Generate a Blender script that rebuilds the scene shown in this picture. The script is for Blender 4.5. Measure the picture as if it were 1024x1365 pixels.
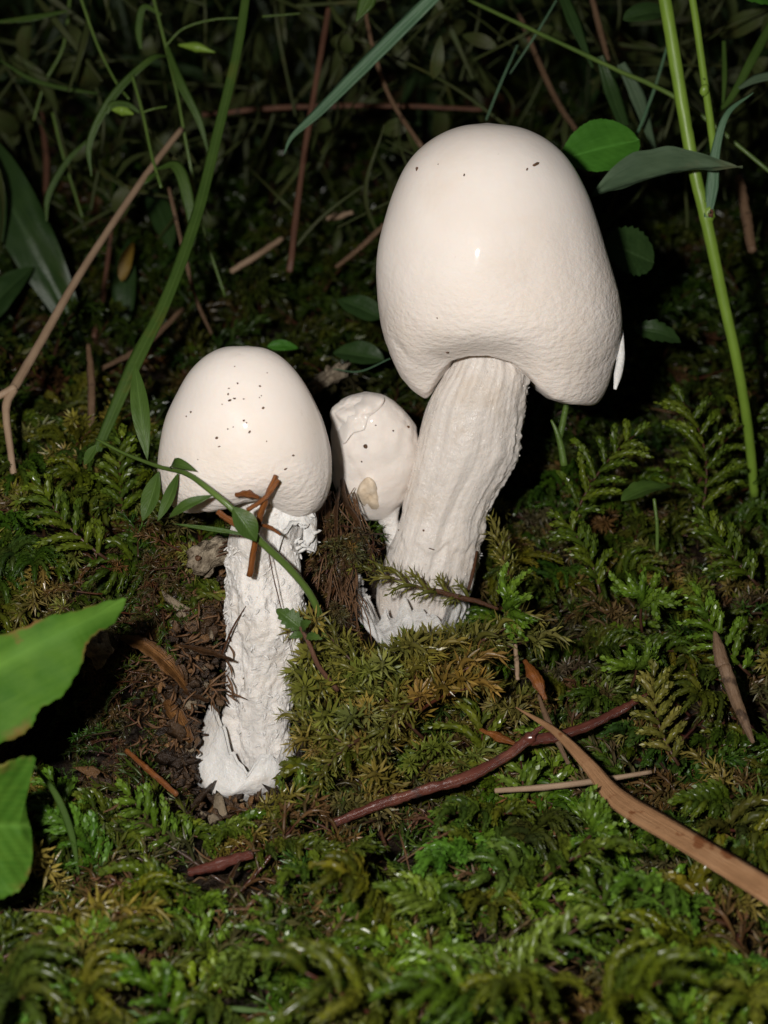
import bpy, math
import numpy as np

for o in list(bpy.data.objects):
    bpy.data.objects.remove(o)

# ------------------------------------------------------------------ camera, sky, light, exposure
S = 0.01                                   # modelled in centimetres, stored in metres
FPX, PITCH, ZC = 2200.0, math.radians(20), 20.0
sp, cp = math.sin(PITCH), math.cos(PITCH)
CAM = np.array([0.0, 0.0, ZC])
FW = np.array([0, cp, -sp]); UP = np.array([0, sp, cp]); RT = np.array([1.0, 0, 0])

scene = bpy.context.scene
col = scene.collection
cam = bpy.data.cameras.new('camera')
cam.sensor_fit = 'VERTICAL'; cam.sensor_height = 24.0; cam.sensor_width = 18.0
cam.lens = 24.0 * FPX / 1365.0
cam.clip_start = 0.01; cam.clip_end = 60.0
cam.dof.use_dof = True; cam.dof.focus_distance = 0.385; cam.dof.aperture_fstop = 12.0
camo = bpy.data.objects.new('camera', cam); col.objects.link(camo)
camo.location = CAM * S; camo.rotation_euler = (math.pi / 2 - PITCH, 0, 0)
scene.camera = camo

# night-dark forest floor: hardly any sky light; the picture is lit by the camera's own flash
world = bpy.data.worlds.new('World'); scene.world = world; world.use_nodes = True
wn = world.node_tree.nodes; wl = world.node_tree.links
sky = wn.new('ShaderNodeTexSky'); sky.sky_type = 'NISHITA'; sky.sun_disc = False
sky.sun_elevation = math.radians(4); sky.sun_rotation = math.radians(200)
wl.new(sky.outputs[0], wn['Background'].inputs[0])
wn['Background'].inputs[1].default_value = 0.012

flash = bpy.data.lights.new('camera_flash', 'POINT')
flash.energy = 6.3; flash.color = (1.0, 0.965, 0.92); flash.shadow_soft_size = 0.007
flo = bpy.data.objects.new('camera_flash', flash); col.objects.link(flo)
flo.location = (CAM + RT * -4.2 + UP * 2.2 + FW * 1.0) * S

vs = scene.view_settings
vs.view_transform = 'Standard'; vs.look = 'None'; vs.exposure = 0.0; vs.gamma = 1.0
vs.use_curve_mapping = False
scene.render.resolution_x = 768; scene.render.resolution_y = 1024
scene.render.engine = 'CYCLES'

rng = np.random.default_rng(11)

def P(px, py, d):
    return CAM + d * (FW + RT * ((px - 512.0) / FPX) + UP * ((682.5 - py) / FPX))

def unit(v):
    v = np.asarray(v, float); return v / (np.linalg.norm(v, axis=-1, keepdims=True) + 1e-12)

# ------------------------------------------------------------------ numpy value noise
_perm = np.random.default_rng(5).random((64, 64, 64))
def vnoise(p):
    p = np.asarray(p, float); i = np.floor(p).astype(int); f = p - i; f = f * f * (3 - 2 * f)
    r = 0
    for dx in (0, 1):
        for dy in (0, 1):
            for dz in (0, 1):
                w = (f[..., 0] if dx else 1 - f[..., 0]) * (f[..., 1] if dy else 1 - f[..., 1]) * (f[..., 2] if dz else 1 - f[..., 2])
                r = r + w * _perm[(i[..., 0] + dx) % 64, (i[..., 1] + dy) % 64, (i[..., 2] + dz) % 64]
    return r * 2 - 1
def fbm(p, octv=4):
    a, s, r = 1.0, 1.0, 0
    for k in range(octv):
        r = r + a * vnoise(np.asarray(p) * s + 7.3 * k); a *= .5; s *= 2.03
    return r

def sstep(a, b, x):
    t = np.clip((x - a) / (b - a), 0, 1); return t * t * (3 - 2 * t)

# ------------------------------------------------------------------ scene helpers
def tag(o, label, cat, group=None, kind=None):
    if label: o['label'] = label
    if cat: o['category'] = cat
    if group: o['group'] = group
    if kind: o['kind'] = kind
    return o

def thing(name, base, label, cat, group=None):
    o = bpy.data.objects.new(name, None); col.objects.link(o)
    o.location = np.asarray(base) * S; o.empty_display_size = .01
    return tag(o, label, cat, group)

def origin(o):
    x = np.zeros(3)
    while o is not None:
        x = x + np.array(o.location) / S; o = o.parent
    return x

def mesh(name, V, F, mat, parent=None, C=None, UV=None, smooth=True, base=None):
    """V in world centimetres; F an (n,3)/(n,4) array or list of those; stored relative to its parent / own base"""
    V = np.asarray(V, float)
    Fs = F if isinstance(F, list) else [F]
    off = origin(parent) if parent is not None else np.zeros(3)
    loc = np.asarray(base, float) if base is not None else (V[np.argmin(V[:, 2])] if parent is None else np.zeros(3))
    me = bpy.data.meshes.new(name)
    loops = np.concatenate([np.asarray(f, np.int32).ravel() for f in Fs])
    tot = np.concatenate([np.full(len(f), np.asarray(f).shape[1], np.int32) for f in Fs])
    start = np.concatenate([[0], np.cumsum(tot)[:-1]]).astype(np.int32)
    me.vertices.add(len(V)); me.vertices.foreach_set('co', ((V - off - loc) * S).astype(np.float32).ravel())
    me.loops.add(len(loops)); me.loops.foreach_set('vertex_index', loops)
    me.polygons.add(len(tot)); me.polygons.foreach_set('loop_start', start); me.polygons.foreach_set('loop_total', tot)
    if smooth: me.polygons.foreach_set('use_smooth', np.ones(len(tot), bool))
    if C is not None:
        a = me.attributes.new('Col', 'FLOAT_COLOR', 'POINT')
        a.data.foreach_set('color', np.hstack([C, np.ones((len(V), 1))]).astype(np.float32).ravel())
    if UV is not None:
        u = me.uv_layers.new(name='UVMap')
        u.data.foreach_set('uv', np.asarray(UV)[loops].astype(np.float32).ravel())
    me.update(calc_edges=True)
    me.materials.append(mat)
    o = bpy.data.objects.new(name, me); col.objects.link(o)
    o.location = loc * S
    if parent is not None: o.parent = parent
    return o

def merge(parts):
    V, F, C, n = [], [], [], 0
    for v, f, c in parts:
        V.append(v); F.append(np.asarray(f) + n); C.append(c); n += len(v)
    return np.vstack(V), np.vstack(F), np.vstack(C)

def catmull(pts, n):
    pts = np.asarray(pts, float)
    if len(pts) == 2:
        t = np.linspace(0, 1, n)[:, None]; return pts[0] * (1 - t) + pts[1] * t
    q = np.vstack([2 * pts[0] - pts[1], pts, 2 * pts[-1] - pts[-2]])
    t = np.linspace(0, len(pts) - 1, n); i = np.minimum(t.astype(int), len(pts) - 2); f = (t - i)[:, None]
    a, b, c, d = q[i], q[i + 1], q[i + 2], q[i + 3]
    return .5 * (2 * b + (c - a) * f + (2 * a - 5 * b + 4 * c - d) * f ** 2 + (3 * b - a - 3 * c + d) * f ** 3)

def frames(path):
    T = unit(np.gradient(path, axis=0)); N = np.zeros_like(T)
    a = np.array([0, 0, 1.0]) if abs(T[0, 2]) < .9 else np.array([1.0, 0, 0])
    n = unit(np.cross(T[0], a))
    for k in range(len(T)):
        n = unit(n - T[k] * np.dot(n, T[k])); N[k] = n
    return T, N, np.cross(T, N)

def tube(pts, r, sides=7, n=None, wob=0.0, seed=0, flat=1.0):
    """smooth tube with end caps; r a number or list of radii along it"""
    n = n or max(6, 4 * len(pts))
    path = catmull(pts, n)
    rr = np.interp(np.linspace(0, 1, n), np.linspace(0, 1, len(np.atleast_1d(r))), np.atleast_1d(r)) if np.ndim(r) else np.full(n, r)
    T, N, B = frames(path)
    a = np.linspace(0, 2 * np.pi, sides, endpoint=False)
    ring = path[:, None] + rr[:, None, None] * (np.cos(a)[None, :, None] * N[:, None] + flat * np.sin(a)[None, :, None] * B[:, None])
    if wob:
        w = fbm(ring * (1.2 / max(rr.max(), .05)) + seed * 3.7, 3)[..., None]
        ring = path[:, None] + (ring - path[:, None]) * (1 + wob * w)
    V = ring.reshape(-1, 3)
    i = np.arange(n - 1)[:, None] * sides; j = np.arange(sides)[None]; j2 = (j + 1) % sides
    F = np.stack([i + j, i + j2, i + sides + j2, i + sides + j], -1).reshape(-1, 4)
    V = np.vstack([V, path[0] - T[0] * rr[0] * .4, path[-1] + T[-1] * rr[-1] * .4])
    b0, b1 = len(V) - 2, len(V) - 1
    k = np.arange(sides); k2 = (k + 1) % sides; e = (n - 1) * sides
    F3 = np.vstack([np.stack([np.full(sides, b0), k2, k], -1), np.stack([np.full(sides, b1), e + k, e + k2], -1)])
    u = np.repeat(np.linspace(0, 1, n), sides); v = np.tile(np.arange(sides) / sides, n)
    UV = np.vstack([np.stack([u, v], -1), [[0, .5], [1, .5]]])
    return V, [F, F3], UV

def blade(pts, w, hint, thick=.02, n=None, fold=.25, twist=0.0):
    """grass blade: lens cross-section with a V fold, width list w along it"""
    n = n or max(10, 6 * len(pts))
    path = catmull(pts, n); s = np.linspace(0, 1, n)
    ww = np.interp(s, np.linspace(0, 1, len(w)), w)
    T = unit(np.gradient(path, axis=0))
    side = unit(np.cross(T, np.broadcast_to(np.asarray(hint, float), T.shape)))
    nrm = np.cross(side, T)
    if twist:
        a = (twist * s)[:, None]; side, nrm = side * np.cos(a) + nrm * np.sin(a), nrm * np.cos(a) - side * np.sin(a)
    h = ww[:, None] / 2
    cols = [path - side * h + nrm * h * fold, path - side * h * .5 + nrm * (h * fold * .4 + thick * .4), path + nrm * thick * .5,
            path + side * h * .5 + nrm * (h * fold * .4 + thick * .4), path + side * h + nrm * h * fold,
            path + side * h * .5 + nrm * (h * fold * .4 - thick * .4), path - nrm * thick * .5, path - side * h * .5 + nrm * (h * fold * .4 - thick * .4)]
    V = np.stack(cols, 1).reshape(-1, 3); m = 8
    i = np.arange(n - 1)[:, None] * m; j = np.arange(m)[None]; j2 = (j + 1) % m
    F = np.stack([i + j, i + j2, i + m + j2, i + m + j], -1).reshape(-1, 4)
    vv = np.array([0, .25, .5, .75, 1, .75, .5, .25])
    UV = np.stack([np.repeat(s, m), np.tile(vv, n)], -1)
    return V, F, UV

def leaf(base, tip, width, hint, bend=.1, fold=.25, serr=0, amp=.08, peak=.42, blunt=.75, thick=.02, nu=36, nv=9, wave=.03, seed=0):
    """broad leaf: grid along the midrib, serrated edge, folded, arched and slightly wavy, with thickness"""
    base, tip = np.asarray(base, float), np.asarray(tip, float)
    L = np.linalg.norm(tip - base); T = (tip - base) / L
    side = unit(np.cross(T, hint)); nrm = np.cross(side, T)
    s = np.linspace(0, 1, nu); v = np.linspace(-1, 1, nv)
    k = math.log(.5) / math.log(peak)
    prof = np.sin(np.pi * s ** k) ** blunt
    if serr:
        prof = prof * (1 + amp * (((s * serr) % 1.0) - .5) * 2)
    prof[0] = prof[-1] = 0.004
    sv, vvv = np.meshgrid(s, v, indexing='ij')
    h = width / 2 * prof[:, None] * np.ones_like(vvv)
    wv = wave * L * fbm(np.stack([sv * 4 + seed, vvv * 1.6, sv * 0 + seed * 1.7], -1), 2)
    zz = np.abs(vvv) * h * fold + bend * L * np.sin(np.pi * sv) + wv * (.3 + .7 * np.abs(vvv))
    vein = .003 * width * np.sin(2 * np.pi * (sv * 9 - np.abs(vvv) * 3)) * (np.abs(vvv) < .95)
    mid = -.02 * width * np.exp(-(vvv / .12) ** 2)
    G = base + T * (sv * L)[..., None] + side * (h * vvv)[..., None] + nrm * (zz + vein + mid)[..., None]
    th = (thick * np.sqrt(np.clip(1 - vvv ** 2, 0, 1)) * np.sin(np.pi * sv) ** .3)[..., None]
    V = np.vstack([(G + nrm * th / 2).reshape(-1, 3), (G - nrm * th / 2).reshape(-1, 3)])
    i = np.arange(nu - 1)[:, None] * nv; j = np.arange(nv - 1)[None]
    F = np.stack([i + j, i + j + 1, i + nv + j + 1, i + nv + j], -1).reshape(-1, 4)
    F = np.vstack([F, F[:, ::-1] + nu * nv])
    uv = np.stack([sv, (vvv + 1) / 2], -1).reshape(-1, 2)
    return V, F, np.vstack([uv, uv])

# ------------------------------------------------------------------ materials (all procedural)
class MT:
    def __init__(s, name):
        s.m = bpy.data.materials.new(name); s.m.use_nodes = True
        s.t = s.m.node_tree; s.n = s.t.nodes; s.b = s.n['Principled BSDF']; s.out = s.n['Material Output']
    def node(s, kind, **kw):
        n = s.n.new(kind)
        for k, v in kw.items():
            if k in n.inputs: n.inputs[k].default_value = v
            else: setattr(n, k, v)
        return n
    def link(s, a, b): s.t.links.new(a, b)
    def noise(s, vec, scale, detail=4, rough=.55):
        n = s.node('ShaderNodeTexNoise'); n.inputs['Scale'].default_value = scale
        n.inputs['Detail'].default_value = detail; n.inputs['Roughness'].default_value = rough
        if vec is not None: s.link(vec, n.inputs['Vector'])
        return n.outputs['Fac']
    def ramp(s, fac, stops):
        r = s.node('ShaderNodeValToRGB'); e = r.color_ramp.elements
        while len(e) < len(stops): e.new(.5)
        for q, (p, c) in zip(e, stops): q.position = p; q.color = (*c, 1) if len(c) == 3 else c
        s.link(fac, r.inputs['Fac']); return r.outputs['Color']
    def bump(s, h, strength, dist, prev=None):
        b = s.node('ShaderNodeBump'); b.inputs['Strength'].default_value = strength; b.inputs['Distance'].default_value = dist
        s.link(h, b.inputs['Height'])
        if prev is not None: s.link(prev, b.inputs['Normal'])
        return b.outputs['Normal']
    def math(s, op, a, b=None):
        n = s.node('ShaderNodeMath', operation=op)
        for i, x in enumerate((a, b)):
            if x is None: continue
            if isinstance(x, (int, float)): n.inputs[i].default_value = x
            else: s.link(x, n.inputs[i])
        return n.outputs[0]
    def mixc(s, fac, a, b, mode='MIX'):
        n = s.node('ShaderNodeMix', data_type='RGBA', blend_type=mode)
        if isinstance(fac, (int, float)): n.inputs[0].default_value = fac
        else: s.link(fac, n.inputs[0])
        for i, x in ((6, a), (7, b)):
            if isinstance(x, tuple): n.inputs[i].default_value = (*x, 1)
            else: s.link(x, n.inputs[i])
        return n.outputs[2]
    def coord(s, which='Object'):
        return s.node('ShaderNodeTexCoord').outputs[which]
    def mapping(s, vec, scale):
        m = s.node('ShaderNodeMapping'); m.inputs['Scale'].default_value = scale; s.link(vec, m.inputs['Vector']); return m.outputs[0]
    def set(s, **kw):
        for k, v in kw.items():
            s.b.inputs[k.replace('_', ' ')].default_value = v
        return s
    def translucent(s, colour, fac):
        t = s.node('ShaderNodeBsdfTranslucent'); mx = s.node('ShaderNodeMixShader'); mx.inputs[0].default_value = fac
        if isinstance(colour, tuple): t.inputs[0].default_value = (*colour, 1)
        else: s.link(colour, t.inputs[0])
        s.link(s.b.outputs[0], mx.inputs[1]); s.link(t.outputs[0], mx.inputs[2]); s.link(mx.outputs[0], s.out.inputs[0])

def m_cap():
    m = MT('mushroom_cap_skin'); c = m.coord()
    big = m.noise(c, 45, 4); fine = m.noise(c, 900, 4); mid = m.noise(m.mapping(c, (1, 1, 1.6)), 560, 4); silk = m.noise(m.mapping(c, (1, 1, .18)), 420, 3)
    cc = m.ramp(big, [(.3, (.735, .66, .60)), (.7, (.79, .728, .675))])
    cc = m.mixc(m.ramp(m.noise(c, 26, 5, .65), [(.52, (0, 0, 0)), (.75, (.38, .38, .38))]), cc, (.66, .54, .40))         # faint ochre bruising
    cc = m.mixc(m.ramp(m.noise(c, 330, 4, .7), [(.66, (0, 0, 0)), (.8, (.3, .3, .3))]), cc, (.42, .32, .22))             # fine stains
    m.link(cc, m.b.inputs['Base Color'])
    a = m.node('ShaderNodeAttribute', attribute_name='Col')
    n1 = m.bump(m.math('MULTIPLY', mid, a.outputs['Fac']), .8, .0006)
    n2 = m.bump(silk, .12, .0004, n1)
    m.link(m.bump(fine, .16, .0003, n2), m.b.inputs['Normal'])
    m.link(m.ramp(m.noise(c, 120, 3), [(.35, (.42,) * 3), (.65, (.62,) * 3)]), m.b.inputs['Roughness'])
    m.set(Subsurface_Weight=.25, Subsurface_Radius=(1, .7, .5), Subsurface_Scale=.002)
    m.set(Coat_Weight=.2, Coat_Roughness=.06, Specular_IOR_Level=.12, Diffuse_Roughness=.15)
    return m.m
def m_stem(name, rough_bump, fib, tint=(.72, .665, .615)):
    m = MT(name); c = m.coord(); uv = m.coord('UV')
    f = m.noise(m.mapping(uv, (fib, 2.2, 1)), 1.0, 5, .65); g = m.noise(c, 420, 5, .65); big = m.noise(c, 60, 3)
    col_ = m.ramp(m.math('ADD', m.math('MULTIPLY', f, .6), m.math('MULTIPLY', big, .4)), [(.32, tuple(x * .82 for x in tint)), (.62, tint), (.8, tuple(min(.82, x * 1.1) for x in tint))])
    col_ = m.mixc(m.ramp(m.noise(c, 75, 5, .7), [(.5, (0, 0, 0)), (.78, (.55, .55, .55))]), col_, (.50, .39, .27))
    m.link(col_, m.b.inputs['Base Color'])
    n1 = m.bump(f, .3, .0006); m.link(m.bump(g, rough_bump, .0012, n1), m.b.inputs['Normal'])
    m.link(m.ramp(m.noise(c, 500, 3), [(.4, (.55,) * 3), (.6, (.18,) * 3)]), m.b.inputs['Roughness'])
    m.set(Subsurface_Weight=.25, Subsurface_Radius=(1, .75, .55), Subsurface_Scale=.002, Specular_IOR_Level=.4, Diffuse_Roughness=.3)
    return m.m
def m_moss():
    m = MT('wet_moss'); a = m.node('ShaderNodeAttribute', attribute_name='Col'); c = m.coord()
    cc = m.mixc(m.noise(c, 160, 3), m.mixc(1.0, a.outputs['Color'], (.62, .66, .6), 'MULTIPLY'), a.outputs['Color'])
    m.link(cc, m.b.inputs['Base Color'])
    m.link(m.ramp(m.noise(c, 300, 3), [(.4, (.5,) * 3), (.62, (.25,) * 3)]), m.b.inputs['Roughness']); m.set(Specular_IOR_Level=.42)
    m.link(m.bump(m.noise(c, 1500, 2), .3, .0002), m.b.inputs['Normal'])
    m.translucent(cc, .22); return m.m
def m_leaf(name, c1, c2, rough=.4, spots=None, tr=.2, spec=.4):
    m = MT(name); c = m.coord(); uv = m.coord('UV')
    sx = m.node('ShaderNodeSeparateXYZ'); m.link(uv, sx.inputs[0])
    av = m.math('ABSOLUTE', m.math('SUBTRACT', sx.outputs[1], .5))
    vein = m.math('SINE', m.math('SUBTRACT', m.math('MULTIPLY', sx.outputs[0], 57.0), m.math('MULTIPLY', av, 38.0)))
    mid = m.ramp(av, [(0.0, (1, 1, 1)), (.045, (0, 0, 0))])
    rib = m.noise(m.mapping(uv, (3.5, 26, 1)), 1.0, 4, .6)
    cc = m.ramp(m.math('ADD', m.math('MULTIPLY', m.noise(c, 130, 4), .55), m.math('MULTIPLY', rib, .45)), [(.3, c1), (.7, c2)])
    cc = m.mixc(m.ramp(m.noise(c, 48, 5, .7), [(.58, (0, 0, 0)), (.74, (.5, .5, .5))]), cc, (c2[0] * 2.2, c2[1] * 1.05, c2[2]))
    cc = m.mixc(m.math('MULTIPLY', mid, .35), cc, tuple(min(1, x * 1.8 + .02) for x in c2))
    if spots:
        at = m.node('ShaderNodeAttribute', attribute_name='Col')
        edge = m.math('MULTIPLY', m.ramp(at.outputs['Fac'], [(.82, (0, 0, 0)), (.97, (1, 1, 1))]), m.ramp(m.noise(c, 55, 4), [(.5, (0, 0, 0)), (.6, (1, 1, 1))]))
        cc = m.mixc(edge, cc, spots)
        cc = m.mixc(m.ramp(m.noise(c, 38, 3), [(.58, (0, 0, 0)), (.78, (.4, .4, .4))]), cc, (.13, .21, .045))
        cc = m.mixc(m.ramp(m.noise(c, 70, 5, .65), [(.6, (0, 0, 0)), (.7, (1, 1, 1))]), cc, spots)
    m.link(cc, m.b.inputs['Base Color'])
    h = m.math('ADD', m.math('MULTIPLY', vein, .6 if spots else .12), m.math('ADD', m.math('ADD', m.noise(c, 600, 3), rib), mid))
    m.link(m.bump(h, .3, .0003), m.b.inputs['Normal'])
    m.set(Roughness=rough, Specular_IOR_Level=spec); m.translucent(cc, tr); return m.m
def m_fibre(name, stops, scale=(6, 3, 1), rough=.45, bmp=.5, spec=.4, spot=None, dist=.0008):
    m = MT(name); uv = m.coord('UV'); c = m.coord()
    f = m.noise(m.mapping(uv, scale), 1.0, 5, .65)
    g = m.noise(c, 120, 4)
    cc = m.ramp(m.math('ADD', m.math('MULTIPLY', f, .5), m.math('MULTIPLY', g, .5)), stops)
    if spot: cc = m.mixc(m.ramp(m.noise(c, 260, 3), [(.6, (0, 0, 0)), (.68, (1, 1, 1))]), cc, spot)
    m.link(cc, m.b.inputs['Base Color']); m.link(m.bump(f, bmp, dist), m.b.inputs['Normal'])
    m.set(Roughness=rough, Specular_IOR_Level=spec); return m.m
def m_soil():
    m = MT('wet_humus'); c = m.coord()
    a = m.noise(c, 90, 6, .7); b = m.noise(c, 420, 5, .7)
    m.link(m.ramp(m.math('ADD', m.math('MULTIPLY', a, .55), m.math('MULTIPLY', b, .45)), [(.36, (.005, .003, .0015)), (.5, (.014, .008, .004)), (.62, (.034, .019, .008)), (.72, (.07, .042, .018))]), m.b.inputs['Base Color'])
    n1 = m.bump(a, .8, .006); m.link(m.bump(b, .8, .0015, n1), m.b.inputs['Normal'])
    m.set(Roughness=.55, Specular_IOR_Level=.3); return m.m
def m_water():
    m = MT('water'); m.set(Base_Color=(1, 1, 1, 1), Roughness=.02, IOR=1.33, Transmission_Weight=1.0); return m.m
def m_plain(name, c1, c2, scale=300, rough=.6, bmp=.6, dist=.0008, spec=.4):
    m = MT(name); c = m.coord(); f = m.noise(c, scale, 5, .65)
    m.link(m.ramp(f, [(.35, c1), (.65, c2)]), m.b.inputs['Base Color']); m.link(m.bump(f, bmp, dist), m.b.inputs['Normal'])
    m.set(Roughness=rough, Specular_IOR_Level=spec); return m.m

CAPM = m_cap()
STEMB = m_stem('silky_fibrous_stem', .6, 60)
STEML = m_stem('shaggy_white_stem', .9, 26, (.78, .74, .70))
VOLVA = m_stem('torn_white_volva', .7, 30, (.78, .755, .725))
MOSS = m_moss(); SOIL = m_soil(); WATER = m_water()
BEAD = MT('wet_bead').set(Base_Color=(.64, .59, .54, 1), Roughness=.04, Specular_IOR_Level=.6).m
LEAF = m_leaf('bright_green_leaf', (.035, .125, .012), (.06, .19, .02), .45, None, .2, .25)
LEAFF = m_leaf('foreground_leaf_green', (.030, .095, .009), (.078, .165, .018), .6, (.17, .085, .03), .2, .07)
LEAFD = m_leaf('dark_green_leaf', (.016, .038, .010), (.032, .065, .016), .4, None, .15, .35)
LEAFG = m_leaf('grey_green_leaf', (.05, .085, .045), (.085, .13, .07), .55, None, .15, .3)
GRASS = m_leaf('grass_green', (.036, .075, .012), (.066, .118, .02), .45, None, .2, .35)
GRASSG = m_leaf('grass_bluish', (.05, .11, .06), (.09, .17, .09), .5, None, .15, .35)
GSTEM = m_fibre('green_stalk', [(.3, (.11, .19, .02)), (.6, (.17, .27, .035)), (.8, (.21, .30, .06))], (5, 5, 1), .4, .2)
VINE = m_fibre('olive_vine', [(.3, (.055, .10, .02)), (.7, (.11, .17, .035))], (8, 4, 1), .35, .3)
STRAW = m_fibre('pale_straw', [(.3, (.22, .14, .085)), (.6, (.33, .23, .15)), (.8, (.40, .29, .20))], (3, 14, 1), .5, .4)
STRAWD = m_fibre('dull_brown_stalk', [(.3, (.10, .055, .03)), (.6, (.17, .105, .06)), (.8, (.26, .17, .105))], (5, 12, 1), .5, .7, .4, (.06, .035, .02))
REDST = m_fibre('red_brown_stalk', [(.3, (.075, .032, .020)), (.55, (.125, .058, .034)), (.75, (.19, .10, .06))], (5, 10, 1), .5, .6, .4, (.05, .03, .02))
DRYLF = m_fibre('tan_dry_blade', [(.3, (.17, .085, .036)), (.5, (.29, .155, .075)), (.75, (.40, .24, .13))], (7, 14, 1), .6, .6, .25, (.16, .06, .022))
TWIG = m_fibre('wet_red_twig', [(.25, (.035, .014, .011)), (.5, (.10, .030, .021)), (.75, (.19, .075, .05))], (7, 6, 1), .25, .6, .5, (.05, .03, .028))
NEEDLE = m_fibre('orange_brown_needle', [(.3, (.10, .03, .008)), (.6, (.25, .085, .018)), (.8, (.36, .15, .035))], (4, 14, 1), .4, .7)
BARK = m_fibre('rotten_bark', [(.3, (.03, .015, .007)), (.55, (.11, .05, .018)), (.75, (.22, .105, .04))], (3, 22, 1), .4, 1.0, dist=.0025)
OBARK = m_fibre('orange_bark', [(.3, (.07, .028, .008)), (.5, (.24, .105, .03)), (.75, (.42, .22, .075))], (3, 24, 1), .4, 1.0, dist=.0025)
LROOT = m_fibre('brown_root_fibre', [(.3, (.05, .024, .012)), (.55, (.15, .075, .033)), (.75, (.30, .18, .09))], (5, 8, 1), .4, .5)
ROOT = m_fibre('dark_root', [(.3, (.03, .013, .007)), (.7, (.12, .05, .022))], (5, 8, 1), .4, .5)
DIRT = m_plain('dirt_speck', (.035, .014, .006), (.13, .06, .025), 900, .5)
PALEBIT = m_plain('pale_litter', (.09, .065, .04), (.34, .28, .20), 420, .55, 1.0, .002)
CRUMB = m_plain('humus_crumb', (.014, .008, .004), (.085, .048, .022), 260, .4, .9, .0012, .5)

def m_flake():
    m = MT('humus_flakes'); a = m.node('ShaderNodeAttribute', attribute_name='Col'); c = m.coord()
    m.link(m.mixc(m.noise(c, 500, 4), m.mixc(1.0, a.outputs['Color'], (.4, .4, .4), 'MULTIPLY'), a.outputs['Color']), m.b.inputs['Base Color'])
    m.link(m.bump(m.noise(c, 700, 5, .7), .9, .0012), m.b.inputs['Normal']); m.set(Roughness=.35, Specular_IOR_Level=.5); return m.m
FLAKE = m_flake()

# ------------------------------------------------------------------ ground
_pr = [(1365, 31.0), (1060, 39.5), (880, 43.0), (700, 48.0), (550, 53.5), (400, 61.0), (250, 72.0), (120, 88.0), (0, 112.0)]
_pp = np.array([P(512, a, d) for a, d in _pr])
_yy = np.concatenate([[-400, 10], _pp[:, 1], [800]]); _zz = np.concatenate([[.6, .5], _pp[:, 2], [_pp[-1, 2] + 110]])
def ground_z(x, y, detail=True):
    x = np.asarray(x, float); y = np.asarray(y, float)
    z = np.interp(y, _yy, _zz)
    # mossy ledge on the left and behind the mushrooms, ending in a small scarp of bare humus
    edge = np.interp(x, [-14, -8.5, -6, -4.3, -3.2, -2.2, -1.0, .4, 1.2], [36.5, 37.4, 38.3, 38.0, 37.6, 38.2, 38.6, 39.6, 41.5]) + .35 * fbm(np.stack([x * .9, y * .2, x * 0], -1), 3)
    lev = np.interp(x, [-14, -6, -3, 0, 1.8], [5.2, 4.9, 4.6, 4.2, 3.0])
    z = z + np.maximum(0, lev - z) * sstep(0, 1.1, y - edge) * (1 - sstep(.9, 2.4, x))
    z = z + 2.1 * np.exp(-((x + .5) / 1.55) ** 2 - ((y - 36.0) / 1.35) ** 2)           # moss cushion between the two stems
    z = z - 1.7 * np.exp(-((x + 6.8) / 2.3) ** 2 - ((y - 35.2) / 1.6) ** 2)            # hollow beside the left stem
    z = z - .5 * np.exp(-((x + 3.2) / 1.0) ** 2 - ((y - 33.6) / 1.0) ** 2)
    if detail:
        q = np.stack([x, y, np.zeros_like(x)], -1)
        z = z + .45 * fbm(q * .23, 3) * sstep(20, 34, np.hypot(x, y - 36) + 18) + .13 * fbm(q * 1.1 + 9, 3)
    return z
def gp(x, y, up=0.0): return np.array([x, y, float(ground_z(x, y)) + up])

xs = np.concatenate([np.linspace(-500, -32, 14), np.arange(-30, 30.01, .36), np.linspace(32, 500, 14)])
ys = np.concatenate([np.linspace(-400, 8, 10), np.arange(10, 62, .3), np.arange(62, 130, 1.0), np.linspace(132, 790, 26)])
X, Y = np.meshgrid(xs, ys, indexing='xy')
Z = ground_z(X, Y)
nx, ny = len(xs), len(ys)
i = np.arange(ny - 1)[:, None] * nx; j = np.arange(nx - 1)[None]
GF = np.stack([i + j, i + j + 1, i + nx + j + 1, i + nx + j], -1).reshape(-1, 4)
g = mesh('ground', np.stack([X, Y, Z], -1).reshape(-1, 3), GF, SOIL, base=(0, 0, 0)); g['kind'] = 'structure'

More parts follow.
